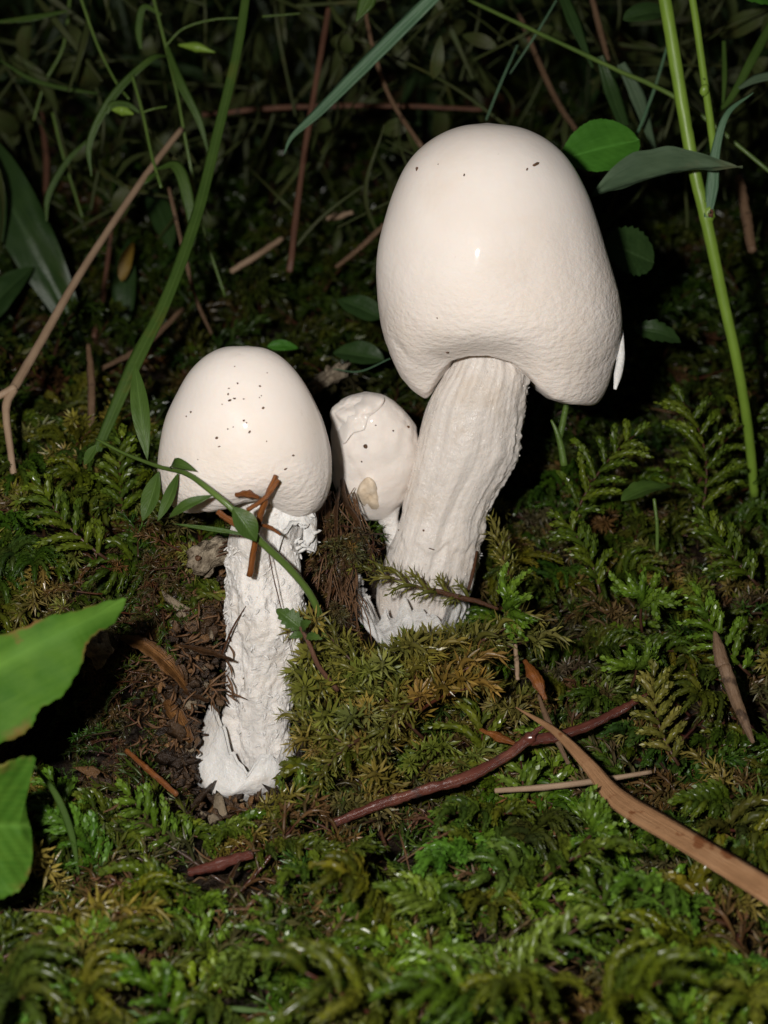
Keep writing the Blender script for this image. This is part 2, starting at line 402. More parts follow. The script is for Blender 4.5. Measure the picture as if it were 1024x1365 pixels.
# ------------------------------------------------------------------ mushrooms: bodies lofted between a left and a right outline
def loft(rows, dfun, n_t=120, n_a=144, depth=.95, lift=None, liftw=None, disp=None, dshift=0.0, half=None):
    """rows: (lx,ly,rx,ry) photo outline top to bottom, on a body standing at its own distance dfun(py)"""
    R = catmull(np.asarray(rows, float), n_t); t = np.linspace(0, 1, n_t)
    L = np.array([P(a, b, dfun(b) + dshift) for a, b, _, _ in R]); Rr = np.array([P(c, d, dfun(d) + dshift) for _, _, c, d in R])
    cen = (L + Rr) / 2; a = (Rr - L) / 2
    rad = np.linalg.norm(a, axis=1)
    view = unit(cen - CAM)
    az = np.linspace(0, 2 * np.pi, n_a, endpoint=False) if half is None else np.linspace(half[0], half[1], n_a)
    D = depth if np.ndim(depth) == 0 else np.interp(t, np.linspace(0, 1, len(depth)), depth)[:, None, None]
    V = cen[:, None] + np.cos(az)[None, :, None] * a[:, None] - np.sin(az)[None, :, None] * (rad[:, None] * view)[:, None] * D
    if lift is not None:
        deg = np.degrees(az) % 360; dm = np.where(deg > 180, 360 - deg, deg)
        la = np.interp(dm, lift[0], lift[1]) / 52.0
        w = liftw(t)
        V = V + (w[:, None] * la[None])[..., None] * UP
    U = np.broadcast_to(az[None] / (2 * np.pi), V.shape[:2]); Tt = np.broadcast_to(t[:, None], V.shape[:2])
    if disp is not None:
        nrm = unit(V - cen[:, None])
        V = V + nrm * disp(V, U, Tt)[..., None]
    m = V.shape[1]; i = np.arange(n_t - 1)[:, None] * m
    if half is None:
        j = np.arange(m)[None]; j2 = (j + 1) % m
    else:
        j = np.arange(m - 1)[None]; j2 = j + 1
    F = np.stack([i + j, i + m + j, i + m + j2, i + j2], -1).reshape(-1, 4)
    UVv = np.stack([U, Tt], -1).reshape(-1, 2)
    return V.reshape(-1, 3), F, UVv, Tt.reshape(-1)

def solid_shell(V, F, th, centre_axis):
    """give an open shell thickness: inner copy pulled towards its axis"""
    n = len(V); inner = V + unit(centre_axis - V) * th
    return np.vstack([V, inner]), np.vstack([F, F[:, ::-1] + n])

def specks(parent, surf, name, spots):
    """little grains of dirt stuck to a cap; surf = cap vertices to sit on"""
    px = surf - CAM; dd = px @ FW; sx = 512 + FPX * (px @ RT) / dd; sy = 682.5 - FPX * (px @ UP) / dd
    for k, (x, y, w, h, rot) in enumerate(spots):
        q = (sx - x) ** 2 + (sy - y) ** 2; near = np.where(q < q.min() + 60)[0]
        p = surf[near[np.argmin(dd[near])]]
        n = unit(CAM - p); a = unit(RT * math.cos(rot) + UP * math.sin(rot)); b = np.cross(n, a)
        ph, th = np.meshgrid(np.linspace(0, 2 * np.pi, 7, endpoint=False), np.linspace(.15, np.pi - .15, 5))
        B = np.stack([np.cos(ph) * np.sin(th), np.sin(ph) * np.sin(th), np.cos(th)], -1)
        B = B * (1 + .3 * vnoise(B * 1.7 + k * 2.1))[..., None]
        s = .82 / 55.0
        V = p + a * (B[..., 0:1] * w * s / 2) + b * (B[..., 1:2] * h * s / 2) + n * (B[..., 2:3] * min(w, h) * s * .3)
        i = np.arange(4)[:, None] * 7; j = np.arange(7)[None]; j2 = (j + 1) % 7
        F = np.stack([i + j, i + j2, i + 7 + j2, i + 7 + j], -1).reshape(-1, 4)
        mesh(name, V.reshape(-1, 3), [F, np.array([[6, 5, 4, 3, 2, 1, 0]]), np.array([[28, 29, 30, 31, 32, 33, 34]])], DIRT, parent)

_ico = None
def drops(name, parent, pts, rad, seed, mat=WATER):
    ph, th = np.meshgrid(np.linspace(0, 2 * np.pi, 8, endpoint=False), np.linspace(.2, np.pi - .2, 6))
    B = np.stack([np.cos(ph) * np.sin(th), np.sin(ph) * np.sin(th), np.cos(th)], -1).reshape(-1, 3)
    i = np.arange(5)[:, None] * 8; j = np.arange(8)[None]; j2 = (j + 1) % 8
    F = np.stack([i + j, i + j2, i + 8 + j2, i + 8 + j], -1).reshape(-1, 4)
    r = np.random.default_rng(seed); V, FF = [], []
    E0 = np.array([[0, 1, 2, 3, 4, 5, 6, 7][::-1]]); E1 = np.array([[40, 41, 42, 43, 44, 45, 46, 47]]); EE = []
    for k, p in enumerate(pts):
        q = rad * r.uniform(.5, 1.3)
        V.append(p + B * q); FF.append(F + k * 48); EE += [E0 + k * 48, E1 + k * 48]
    o = mesh(name, np.vstack(V), [np.vstack(FF), np.vstack(EE)], mat, parent); o['kind'] = 'stuff'; return o

def lumpy(c, size, seed, rough=.35, n=(10, 14), freq=1.6, axes=None):
    ph, th = np.meshgrid(np.linspace(0, 2 * np.pi, n[1], endpoint=False), np.linspace(.12, np.pi - .12, n[0]))
    B = np.stack([np.cos(ph) * np.sin(th), np.sin(ph) * np.sin(th), np.cos(th)], -1)
    B = B * (1 + rough * fbm(B * freq + seed * 5.1, 3))[..., None]
    A = np.eye(3) if axes is None else np.asarray(axes)
    V = np.asarray(c) + (B * np.asarray(size)) .reshape(-1, 3) @ A
    m = n[1]; i = np.arange(n[0] - 1)[:, None] * m; j = np.arange(m)[None]; j2 = (j + 1) % m
    F = np.stack([i + j, i + m + j, i + m + j2, i + j2], -1).reshape(-1, 4)
    e = (n[0] - 1) * m
    return V, F, [np.arange(m)[None], (e + np.arange(m)[::-1])[None]]
def lump_obj(name, c, size, seed, mat, parent=None, rough=.35, n=(10, 14), freq=1.6, axes=None):
    V, F, E = lumpy(c, size, seed, rough, n, freq, axes)
    return mesh(name, V, [F] + E, mat, parent)

# --- tall mushroom
dB = lambda py: 42.3 + (py - 880) * .0054
big = thing('mushroom', P(556, 890, 42.4), 'tallest white mushroom with tall bell shaped cap and thick leaning stem', 'mushroom', 'white mushrooms in the moss')
capB = [(648, 164, 652, 164), (615, 168, 690, 169), (585, 180, 718, 180), (560, 199, 740, 195), (541, 223, 758, 213), (527, 252, 774, 236),
        (515, 286, 787, 262), (506, 322, 797, 291), (502, 362, 808, 326), (503, 402, 820, 366), (509, 440, 828, 405), (518, 470, 830, 438),
        (530, 497, 825, 466), (545, 516, 816, 495), (558, 527, 808, 521), (568, 531, 798, 537), (577, 523, 785, 541), (588, 508, 768, 536),
        (604, 490, 735, 515), (614, 470, 695, 490), (622, 460, 680, 475)]
liftT = ([0, 45, 60, 70, 80, 90, 105, 120, 135, 150, 165, 180], [0, 0, 5, 15, 33, 46, 54, 53, 47, 27, 8, 0])
def capdisp(V, U, T):
    low = sstep(.3, .65, T)
    d = .05 * fbm(V * .55 + 3, 2) + low * .016 * fbm(V * np.array([1.2, 1.2, 2.0]) * 1.6, 3)
    # shallow crease on the left lobe
    u = U * 360; cr = np.exp(-((u - 150 + (T - .6) * 60) / 3.5) ** 2) * sstep(.5, .56, T) * (1 - sstep(.66, .72, T))
    return (d - .05 * cr) * sstep(0, .06, T)
V, F, UV, T = loft(capB, dB, 190, 220, .97, liftT, lambda t: sstep(.46, .74, t) , capdisp)
V[:, :] = V
c_att = np.repeat((.08 + .92 * sstep(.3, .55, T))[:, None], 3, 1)
bigcap = mesh('cap', V, F, CAPM, big, C=c_att, UV=UV)
specks(bigcap, V, 'dirt_speck', [(551, 221, 5, 8, 0), (580, 213, 2, 2, 0), (614, 228, 3, 5, 0), (716, 215, 19, 5, .55), (707, 221, 7, 3, 1.1), (578, 429, 2, 3, 0), (595, 477, 6, 4, 0)])
# torn strip of the cap margin hanging at the right lobe
sV, sF, sUV = blade([P(829, 440, 39.9), P(829, 475, 39.8), P(825, 500, 39.7), P(820, 519, 39.7)], [.1, .26, .25, .08], -FW + RT * .5, .09, 18, -.25)
mesh('torn_rim_strip', sV, sF, VOLVA, big, UV=sUV)

stemB = [(610, 462, 692, 478), (602, 480, 700, 494), (590, 502, 702, 510), (575, 530, 697, 540), (566, 560, 691, 575), (558, 595, 686, 610), (550, 630, 671, 640), (540, 665, 655, 665),
         (530, 700, 643, 695), (518, 730, 640, 722), (508, 760, 636, 752), (502, 790, 627, 785), (504, 820, 612, 815), (518, 850, 600, 850), (532, 890, 585, 890), (545, 930, 575, 930)]
def stemdispB(V, U, T):
    a = np.stack([np.cos(U * 6.283) * 5, np.sin(U * 6.283) * 5, T * 2.2], -1)
    d = .03 * fbm(a * .9, 3) + .02 * fbm(V * 2.5, 4)
    d = d + .014 * fbm(np.stack([np.cos(U * 6.283) * 14, np.sin(U * 6.283) * 14, T * 9], -1), 3)
    # torn edge of the outer layer: a step that wanders round the stem
    e = .53 + .05 * fbm(np.stack([U * 14, U * 0 + .3, U * 0], -1), 3) + .09 * np.cos((U - .18) * 6.283)
    d = d + (.05 + .03 * vnoise(np.stack([U * 30, T * 0, T * 0 + 2], -1))) * (1 - sstep(e - .012, e + .006, T)) * sstep(.1, .35, T)
    # groove running down the front right
    g = np.exp(-((U * 360 - 78 - (T - .4) * 20) / 9) ** 2) * sstep(.28, .45, T) * (1 - sstep(.62, .7, T)); d = d - .09 * g
    rough = np.exp(-((np.minimum(U, 1 - U) * 360) / 32) ** 2)
    return d + rough * .09 * np.abs(fbm(V * 4.2, 3)) * sstep(.06, .12, T)
V, F, UV, T = loft(stemB, dB, 200, 220, .93, disp=stemdispB)
bs = mesh('stem', V, F, STEMB, big, UV=UV)
# fringe fibres standing off the right edge
fb = []
r_ = np.random.default_rng(3)
for k in range(60):
    py = r_.uniform(500, 800); row = catmull(np.array(stemB, float), 200); q = row[np.argmin(np.abs(row[:, 3] - py))]
    p0 = P(q[2] - 1, py, dB(py)); L = r_.uniform(.06, .16)
    p1 = p0 + RT * L * r_.uniform(.5, 1) + UP * L * r_.uniform(-.6, 1.0) - FW * r_.uniform(-.06, .06)
    v, f, u = tube([p0 - RT * .06, (p0 + p1) / 2 + UP * .02, p1], [.022, .016, .006], 4, 5); fb.append((v, f, u))
def join_tubes(lst):
    V, F4, F3, UV, n = [], [], [], [], 0
    for v, f, u in lst:
        V.append(v); F4.append(f[0] + n); F3.append(f[1] + n); UV.append(u); n += len(v)
    return np.vstack(V), [np.vstack(F4), np.vstack(F3)], np.vstack(UV)
v, f, u = join_tubes(fb); o = mesh('stem_fibres', v, f, VOLVA, bs, UV=u); o['kind'] = 'stuff'
idx = r_.choice(np.where((V - CAM) @ FW < 41.6)[0], 90)
sel = [V[k] for k in idx if (P(512, 0, 1) is not None)]
drops('water_beads', bs, sel, .024, 4, BEAD)
specks(bs, V, 'dirt_speck', [(559, 709, 4, 4, 0), (578, 738, 10, 2, -.3), (523, 705, 3, 3, 0)])
# torn volva round its foot
def ragged(amp, freq, seed):
    def f(V, U, T): return .05 * fbm(V * 1.6 + seed, 3)
    return f
volB = [(467, 768, 626, 800), (476, 795, 624, 815), (494, 830, 612, 842), (515, 862, 598, 872), (536, 888, 580, 893), (548, 905, 570, 905)]
V, F, UV, T = loft(volB, dB, 60, 180, .92, ([0, 30, 60, 90, 120, 150, 165, 180], [0, -8, -20, -38, -52, -36, -8, 4]), lambda t: (1 - t) ** 1.3, ragged(0, 0, 2), dshift=-.15)
w = (1 - T) ** 2
V = V + np.outer(w * .38 * fbm(np.stack([UV[:, 0] * 38, UV[:, 1] * 0, UV[:, 1] * 0 + 3], -1), 3), UP)
ax = np.array([P(545, py, dB(py)) for py in np.interp(T, [0, 1], [785, 905])])
V2, F2 = solid_shell(V, F, .1, ax)
mesh('volva', V2, F2, VOLVA, big, UV=np.vstack([UV, UV]))
fb = []
for k in range(34):
    a = r_.uniform(0, 1); py = 764 + a * 60; px = 469 + a * 24 + r_.uniform(0, 6)
    p0 = P(px + 6, py, dB(py) - .2); L = r_.uniform(.12, .3); dirn = unit(-RT * 1 + UP * r_.uniform(-.5, .55) + FW * r_.uniform(-.3, .3))
    fb.append(tube([p0, p0 + dirn * L * .5 + UP * .02, p0 + dirn * L], [.04, .028, .006], 5, 5))
v, f, u = join_tubes(fb); o = mesh('volva_fringe', v, f, VOLVA, big, UV=u); o['kind'] = 'stuff'

# --- left mushroom
dL = lambda py: 40.1 + (py - 1050) * .0052
lef = thing('mushroom', P(345, 1060, 40.2), 'white mushroom with egg shaped speckled cap and shaggy exposed stem, nearest the big green leaf', 'mushroom', 'white mushrooms in the moss')
capL = [(327, 461, 331, 461), (300, 463, 355, 465), (275, 474, 378, 479), (252, 495, 398, 502), (235, 522, 415, 530), (220, 555, 430, 562), (212, 590, 440, 595),
        (209, 620, 442, 622), (212, 645, 440, 645), (220, 664, 433, 667), (232, 677, 421, 682), (250, 684, 402, 688), (275, 682, 380, 684), (300, 672, 365, 674)]
def capdispL(V, U, T):
    low = sstep(.4, .7, T); u = U * 360
    top = np.exp(-(T / .12) ** 2) * .03 * np.abs(fbm(V * 3, 2))
    ridge = np.exp(-((u - 14 - 12 * T) / 3) ** 2) * .016 * sstep(.25, .4, T)
    return (.05 * fbm(V * .6 + 8, 2) + low * .014 * fbm(V * 2.0, 3) + top + ridge) * sstep(0, .05, T)
V, F, UV, T = loft(capL, dL, 150, 200, .97, ([0, 30, 50, 70, 90, 110, 130, 150, 180], [0, -2, 8, 18, 14, 6, 2, 4, 0]), lambda t: sstep(.55, .8, t), capdispL)
c_att = np.repeat((.1 + .9 * sstep(.4, .65, T))[:, None], 3, 1)
lcap = mesh('cap', V, F, CAPM, lef, C=c_att, UV=UV)
specks(lcap, V, 'dirt_speck', [(312, 505, 3, 3, 0), (304, 511, 3, 2, 0), (303, 519, 3, 4, 0), (305, 527, 6, 4, .3), (309, 525, 5, 3, 0), (291, 535, 2, 2, 0), (348, 508, 4, 3, 0), (361, 491, 2, 2, 0),
    (329, 526, 3, 2, 0), (356, 540, 5, 4, .4), (347, 523, 2, 2, 0), (354, 523, 2, 2, 0), (249, 545, 4, 3, 0), (241, 555, 3, 3, 0), (326, 553, 4, 3, 0), (283, 586, 5, 4, .2), (299, 576, 3, 2, 0), (306, 575, 2, 2, 0),
    (338, 579, 5, 3, .9), (287, 600, 6, 2, .4), (398, 608, 5, 3, .2), (388, 626, 6, 3, .4), (313, 481, 2, 2, 0), (335, 567, 3, 2, .5), (258, 616, 2, 2, 0), (360, 592, 2, 2, 0)])
stemL = [(318, 660, 392, 660), (312, 680, 398, 680), (306, 705, 402, 705), (300, 730, 400, 732), (297, 760, 396, 765), (298, 800, 406, 800), (300, 840, 411, 835), (302, 880, 401, 875),
         (300, 920, 391, 915), (298, 950, 386, 950), (300, 985, 386, 985), (308, 1020, 386, 1015), (325, 1050, 378, 1045), (340, 1075, 366, 1075)]
def stemdispL(V, U, T):
    u = U * 360
    d = .10 * fbm(V * 1.1 + 2, 3) + .07 * fbm(V * np.array([3.8, 3.8, 2.0]), 5) * sstep(.22, .34, T) + .03 * np.abs(fbm(V * 9, 3)) * sstep(.22, .34, T)
    def blob(uc, tc, du, dt, h): return h * np.exp(-((u - uc) / du) ** 2 - ((T - tc) / dt) ** 2)
    d = d + blob(105, .205, 26, .05, .26) + blob(60, .12, 22, .07, .12) - blob(65, .25, 16, .06, .16) - blob(140, .1, 20, .05, .1)
    d = d + blob(95, .5, 20, .16, .16) - blob(135, .62, 12, .18, .2) - blob(60, .36, 14, .08, .12) + blob(120, .4, 16, .08, .10) + blob(50, .68, 14, .1, .1)
    d = d - .06 * np.abs(fbm(V * np.array([2.2, 2.2, 1.2]) + 4, 3)) * sstep(.25, .35, T)
    return d
V, F, UV, T = loft(stemL, dL, 200, 180, .9, disp=stemdispL)
ls = mesh('stem', V, F, STEML, lef, UV=UV)
idx = r_.choice(np.where((V - CAM) @ FW < 39.2)[0], 70)
drops('water_beads', ls, [V[k] for k in idx], .022, 6, BEAD)
fb = []
for k in r_.choice(np.where(((V - CAM) @ FW < 39.3) & (T > .22))[0], 260):
    p0 = V[k]; L = r_.uniform(.05, .13); dn = unit(unit(CAM - p0) * r_.uniform(.02, .3) + RT * r_.normal(0, .45) - UP * r_.uniform(.2, 1.0))
    fb.append(tube([p0 - dn * .03, p0 + dn * L * .5 + UP * .01, p0 + dn * L], [.045, .04, .012], 5, 4, 0, 0, .6))
v, f, u = join_tubes(fb); o = mesh('floccose_tufts', v, f, STEML, ls, UV=u); o['kind'] = 'stuff'
# ragged remains of the veil hanging below the cap
skL = [(330, 664, 414, 664), (326, 684, 422, 690), (324, 700, 424, 704), (326, 716, 420, 720)]
V, F, UV, T = loft(skL, dL, 34, 150, .92, disp=lambda V, U, T: .09 * fbm(V * 1.9, 3), half=(-2.0, 2.3))
V = V + np.outer(sstep(.2, 1, T) * .42 * fbm(np.stack([UV[:, 0] * 16, T * .9, T * 0 + 5], -1), 4), UP) + np.outer(sstep(.3, 1, T) * .12 * fbm(V * 2.2, 3), RT)
ax = np.array([P(370, 700, dL(700))] * len(V))
V2, F2 = solid_shell(V, F, .08, ax); mesh('veil_remnant', V2, F2, VOLVA, lef, UV=np.vstack([UV, UV]))
fb = []
for k in range(26):
    px, py = r_.uniform(395, 424), r_.uniform(684, 735); p0 = P(px - 4, py, dL(py) - r_.uniform(-.4, .5)); L = r_.uniform(.1, .28)
    dirn = unit(RT * r_.uniform(.4, 1) + UP * r_.uniform(-.6, .5) - FW * r_.uniform(-.3, .4))
    fb.append(tube([p0, p0 + dirn * L * .5, p0 + dirn * L], [.06, .04, .01], 5, 5))
v, f, u = join_tubes(fb); o = mesh('veil_fringe', v, f, VOLVA, lef, UV=u); o['kind'] = 'stuff'
# volva at the foot: open cup, high at the left, slit at the front
voL = [(284, 940, 394, 988), (264, 982, 397, 1003), (249, 1012, 397, 1020), (252, 1036, 391, 1038), (290, 1058, 380, 1058), (330, 1072, 362, 1072)]
V, F, UV, T = loft(voL, dL, 60, 180, 1.0, ([0, 25, 50, 75, 100, 125, 150, 180], [0, -20, -34, -46, -64, -52, -18, 0]), lambda t: (1 - t) ** 1.1, lambda V, U, T: .06 * fbm(V * 1.7 + 6, 3), dshift=-.05)
V = V + np.outer((1 - T) ** 2 * .22 * fbm(np.stack([UV[:, 0] * 26, T * 0, T * 0 + 8], -1), 3), UP)
ax = np.array([P(335, py, dL(py)) for py in np.interp(T, [0, 1], [960, 1070])])
V2, F2 = solid_shell(V, F, .12, ax); mesh('volva', V2, F2, VOLVA, lef, UV=np.vstack([UV, UV]))

# --- small button mushroom
dS = lambda py: 41.3 + (py - 650) * .005
sm = thing('mushroom', P(545, 800, 42.1), 'smallest white button mushroom with torn skin, tucked between the two bigger ones', 'mushroom', 'white mushrooms in the moss')
capS = [(486, 522, 489, 522), (466, 528, 512, 526), (449, 540, 530, 540), (441, 558, 544, 556), (441, 585, 554, 578), (443, 615, 557, 605), (448, 645, 554, 632), (457, 668, 546, 658), (470, 685, 533, 678), (484, 693, 518, 690), (497, 694, 506, 694)]
def capdispS(V, U, T):
    u = U * 360
    d = .075 * fbm(V * 1.1, 3) + .02 * fbm(V * 3.4, 3)
    d = d - .09 * np.exp(-((u - 118) / 14) ** 2 - ((T - .6) / .05) ** 2)
    d = d + .10 * np.exp(-((u - 95) / 20) ** 2 - ((T - .72) / .06) ** 2)
    pt = np.exp(-((u - 138) / 34) ** 4 - ((T - .23) / .14) ** 4)
    return (d + pt * (.05 + .09 * fbm(V * 2.6, 4))) * sstep(0, .08, T)
V, F, UV, T = loft(capS, dS, 120, 150, .97, disp=capdispS)
scap = mesh('cap', V, F, CAPM, sm, C=np.full((len(V), 3), .3), UV=UV)
specks(scap, V, 'dirt_speck', [(480, 594, 8, 8, .3), (496, 570, 3, 2, 0), (531, 575, 4, 3, 0), (551, 568, 6, 5, 0), (477, 619, 3, 3, 0)])
stS = [(488, 680, 536, 676), (500, 692, 534, 690), (508, 706, 538, 706), (518, 740, 550, 740), (535, 800, 568, 800)]
V, F, UV, T = loft(stS, dS, 40, 60, .95, disp=lambda V, U, T: .05 * fbm(V * 2, 3)); mesh('stem', V, F, STEML, sm, UV=UV)
def patch(name, parent, outline, dfun, th, mat, seed, dsh):
    """torn scrap of veil: bumpy lens-shaped flake following the cap"""
    o_ = catmull(np.array(outline + [outline[0]], float), 40)[:-1]; c = o_.mean(0); rings = np.linspace(0, 1, 10)
    V = []
    for k, r in enumerate(rings):
        for q in o_:
            x, y = c + (q - c) * r
            hh = th * (1 - r ** 3) + .08 * fbm(np.array([x * .09 + seed, y * .09, 1.0]), 3)
            V.append(P(x, y, dfun(x, y) - dsh - hh))
    V = np.array(V); m = len(o_); i = np.arange(9)[:, None] * m; j = np.arange(m)[None]; j2 = (j + 1) % m
    F = np.stack([i + j, i + j2, i + m + j2, i + m + j], -1).reshape(-1, 4)
    B = V + FW * (.12 + th); n = len(V)
    e = 9 * m; k = np.arange(m); k2 = (k + 1) % m
    F2 = np.vstack([F, F[:, ::-1] + n, np.stack([e + k, e + k2, e + k2 + n, e + k + n], -1)])
    return mesh(name, np.vstack([V, B]), F2, mat, parent, UV=np.vstack([np.array([[a, b] for a in rings for b in np.linspace(0, 1, m)])] * 2))
def dcapS(x, y): 
    r = ((x - 498) / 58.0) ** 2 + ((y - 608) / 88.0) ** 2
    return dS(y) - 1.15 * math.sqrt(max(.02, 1 - min(r, .98)))
patch('torn_veil_patch', sm, [(441, 560), (452, 541), (470, 528), (492, 524), (512, 530), (506, 545), (492, 556), (486, 572), (470, 578), (458, 592), (450, 578)], dcapS, .10, CAPM, 2.0, .07)
patch('raw_flesh_nub', sm, [(474, 660), (480, 645), (490, 636), (499, 642), (505, 658), (510, 674), (498, 680), (482, 672)], dcapS, .15, m_plain('creamy_scar', (.60, .47, .33), (.70, .60, .48), 220, .5, .5), 5.0, .0)

# ------------------------------------------------------------------ moss
GREEN = [(.094, .138, .010), (.074, .116, .010), (.130, .168, .014), (.062, .104, .010)]
YELL = [(.200, .185, .032), (.155, .155, .025), (.25, .215, .048), (.13, .125, .022)]
BROWN = [(.120, .076, .028), (.085, .054, .020), (.155, .105, .040), (.085, .07, .022)]
DARK = [(.052, .092, .010), (.066, .106, .011), (.042, .076, .010), (.082, .110, .014)]
BRIGHT = [(.108, .190, .014), (.14, .225, .020), (.088, .165, .013), (.125, .20, .022)]
STEMC = (.075, .032, .018)

def moss_branch(r, p0, d, up, L, droop, leafl, leafw, spread, ln, rad, pal, segs=6, sides=5):
    d = unit(d); n = segs
    s = np.linspace(0, 1, n)[:, None]
    side = np.cross(d, up)
    path = p0 + d * L * (s - .12 * s ** 2) - up * L * droop * s ** 2 + up * L * .18 * np.sin(np.pi * s) + side * L * r.uniform(-.12, .12) * s ** 2
    T, N, B = frames(path)
    rr = rad * (.55 + .6 * np.sin(np.pi * (s[:, 0] * .8 + .12))) * (1 - .75 * s[:, 0] ** 4)
    a = np.linspace(0, 2 * np.pi, sides, endpoint=False)
    R = path[:, None] + rr[:, None, None] * (np.cos(a)[None, :, None] * N[:, None] + np.sin(a)[None, :, None] * B[:, None])
    Vc = R.reshape(-1, 3)
    i = np.arange(n - 1)[:, None] * sides; j = np.arange(sides)[None]; j2 = (j + 1) % sides
    q = np.stack([i + j, i + j2, i + sides + j2, i + sides + j], -1).reshape(-1, 4)
    Fc = np.vstack([q[:, [0, 1, 2]], q[:, [0, 2, 3]]])
    pal = np.asarray(pal); base = pal[r.integers(len(pal))]
    Cc = np.tile(base * .75, (len(Vc), 1))
    m = max(6, int(ln * L))
    t = np.sort(r.uniform(.02, 1.0, m)); k = t * (n - 1); k0 = np.minimum(k.astype(int), n - 2); f = (k - k0)[:, None]
    c = path[k0] * (1 - f) + path[k0 + 1] * f; tt = unit(T[k0] * (1 - f) + T[k0 + 1] * f); nn = N[k0]; bb = B[k0]
    ang = np.arange(m) * 2.399 + r.uniform(0, 6); rad_d = np.cos(ang)[:, None] * nn + np.sin(ang)[:, None] * bb
    rl = np.interp(t, np.linspace(0, 1, n), rr)[:, None]
    sprd = spread * r.uniform(.7, 1.35, m)[:, None]
    ld = unit(tt * np.cos(sprd) + rad_d * np.sin(sprd)); sd = np.cross(ld, rad_d)
    ll = (leafl * r.uniform(.75, 1.25, m) * (1 - .35 * t))[:, None]; lw = (leafw * r.uniform(.8, 1.2, m) * (1 - .3 * t))[:, None]
    b0 = c + rad_d * rl * .75
    mid = b0 + ld * ll * .42 + rad_d * lw * .12
    v0, v1, v2 = b0, mid + sd * lw / 2, mid - sd * lw / 2
    v3 = b0 + ld * ll + rad_d * ll * r.uniform(-.12, .18, m)[:, None]
    Vl = np.stack([v0, v1, v3, v2], 1).reshape(-1, 3)
    e = np.arange(m)[:, None] * 4 + len(Vc)
    Fl = np.vstack([e + np.array([[0, 1, 2]]), e + np.array([[0, 2, 3]])])
    lc = (base * .7 + pal[r.integers(len(pal), size=m)] * .3) * r.uniform(.75, 1.3, m)[:, None]
    Cl = np.stack([lc * .85, lc, lc * 1.2, lc], 1).reshape(-1, 3)
    return np.vstack([Vc, Vl]), np.vstack([Fc, Fl]), np.vstack([Cc, Cl])

TYPES = {
 'feather': dict(nb=12, bl=.42, ang=1.05, droop=.25, leafl=.185, leafw=.11, spread=.36, ln=44, rad=.072),
 'shaggy':  dict(nb=9, bl=.30, ang=.75, droop=.1, leafl=.34, leafw=.10, spread=.85, ln=34, rad=.05, tipb=.6),
 'star':    dict(nb=9, bl=.85, ang=1.05, droop=.18, leafl=.19, leafw=.13, spread=.3, ln=50, rad=.09),
 'thatch':  dict(nb=6, bl=.38, ang=.9, droop=.05, leafl=.30, leafw=.085, spread=.8, ln=22, rad=.035),
 'far':     dict(nb=9, bl=.36, ang=1.0, droop=.25, leafl=.30, leafw=.15, spread=.5, ln=20, rad=.07, tipb=.4),
}
def frond(r, typ, L, pal, stemc=STEMC, arch=.25, cluster=0.0, lean=0.0, lowpoly=False):
    """a moss shoot along +X with its branches in the XY plane, Z up; returns its pieces"""
    k = TYPES[typ]; parts = []
    up = np.array([0, 0, 1.0]); s = np.linspace(0, 1, 9)
    path = np.stack([L * s, L * .12 * r.uniform(-1, 1) * np.sin(np.pi * s), L * arch * np.sin(np.pi * .62 * s) ** 1.2], -1)
    v, f, u = tube(path, [.045, .04, .03, .02], 5, 10); f = np.vstack([f[0][:, [0, 1, 2]], f[0][:, [0, 2, 3]], f[1]])
    # scales along the stem
    c = np.tile(np.array(stemc), (len(v), 1)) * (1 + .25 * r.uniform(-1, 1, (len(v), 1)))
    parts.append(('stem', v, f, c))
    nb = k['nb']
    for q in range(nb):
        a = .1 + (.88 - .1) * (q / (nb - 1)); a = a + cluster * (.95 - a)
        i = a * 8; i0 = min(int(i), 7); p0 = path[i0] * (1 - (i - i0)) + path[i0 + 1] * (i - i0); t = unit(path[i0 + 1] - path[i0])
        sd = 1 if q % 2 else -1
        env = math.sin(math.pi * (.18 + .75 * a)) ** .7
        if typ == 'star': env = r.uniform(.7, 1.05)
        bl = L * k['bl'] * env * r.uniform(.75, 1.2)
        an = k['ang'] * r.uniform(.75, 1.2) * (1 - .35 * a) if typ != 'star' else (.25 + 2.3 * (q // 2) / (nb / 2)) * r.uniform(.9, 1.1)
        d = t * math.cos(an) + np.array([0, sd * math.sin(an), r.uniform(-.1, .35)])
        parts.append(('branch',) + moss_branch(r, p0, d, up, bl, k['droop'] * r.uniform(.5, 1.5), k['leafl'], k['leafw'], k['spread'], k['ln'], k['rad'], pal, 4 if typ == 'far' else 6, 4 if typ == 'far' else 5))
    t = unit(path[-1] - path[-2])
    parts.append(('branch',) + moss_branch(r, path[-1] - t * .05, t, up, L * .22, .3, k['leafl'], k['leafw'], k['spread'], k['ln'] * 1.2, k['rad'], pal, 4 if typ == 'far' else 6, 4 if typ == 'far' else 5))
    return parts

def basis(dirn, upn):
    x = unit(dirn); z = unit(upn - x * np.dot(upn, x)); return np.stack([x, np.cross(z, x), z])

SHOOTS = []
def moss_shoot(b, t, typ, pal, label, seed, upn=None, arch=.2, cluster=0.0, stemc=STEMC):
    """one shoot with its own stem and branches, from its foot b to its tip t (photo px, px, distance)"""
    r = np.random.default_rng(seed)
    B0, T0 = P(*b), P(*t); L = np.linalg.norm(T0 - B0)
    M = basis(T0 - B0, np.array([0, -.55, .85]) if upn is None else np.asarray(upn, float))
    th = thing('moss_shoot', B0, label, 'moss', 'moss shoots that stand out of the carpet')
    for nm, v, f, c in frond(r, typ, L, pal, stemc, arch, cluster):
        mesh(nm, B0 + v @ M, f, MOSS, th, C=c)
    SHOOTS.append(th)

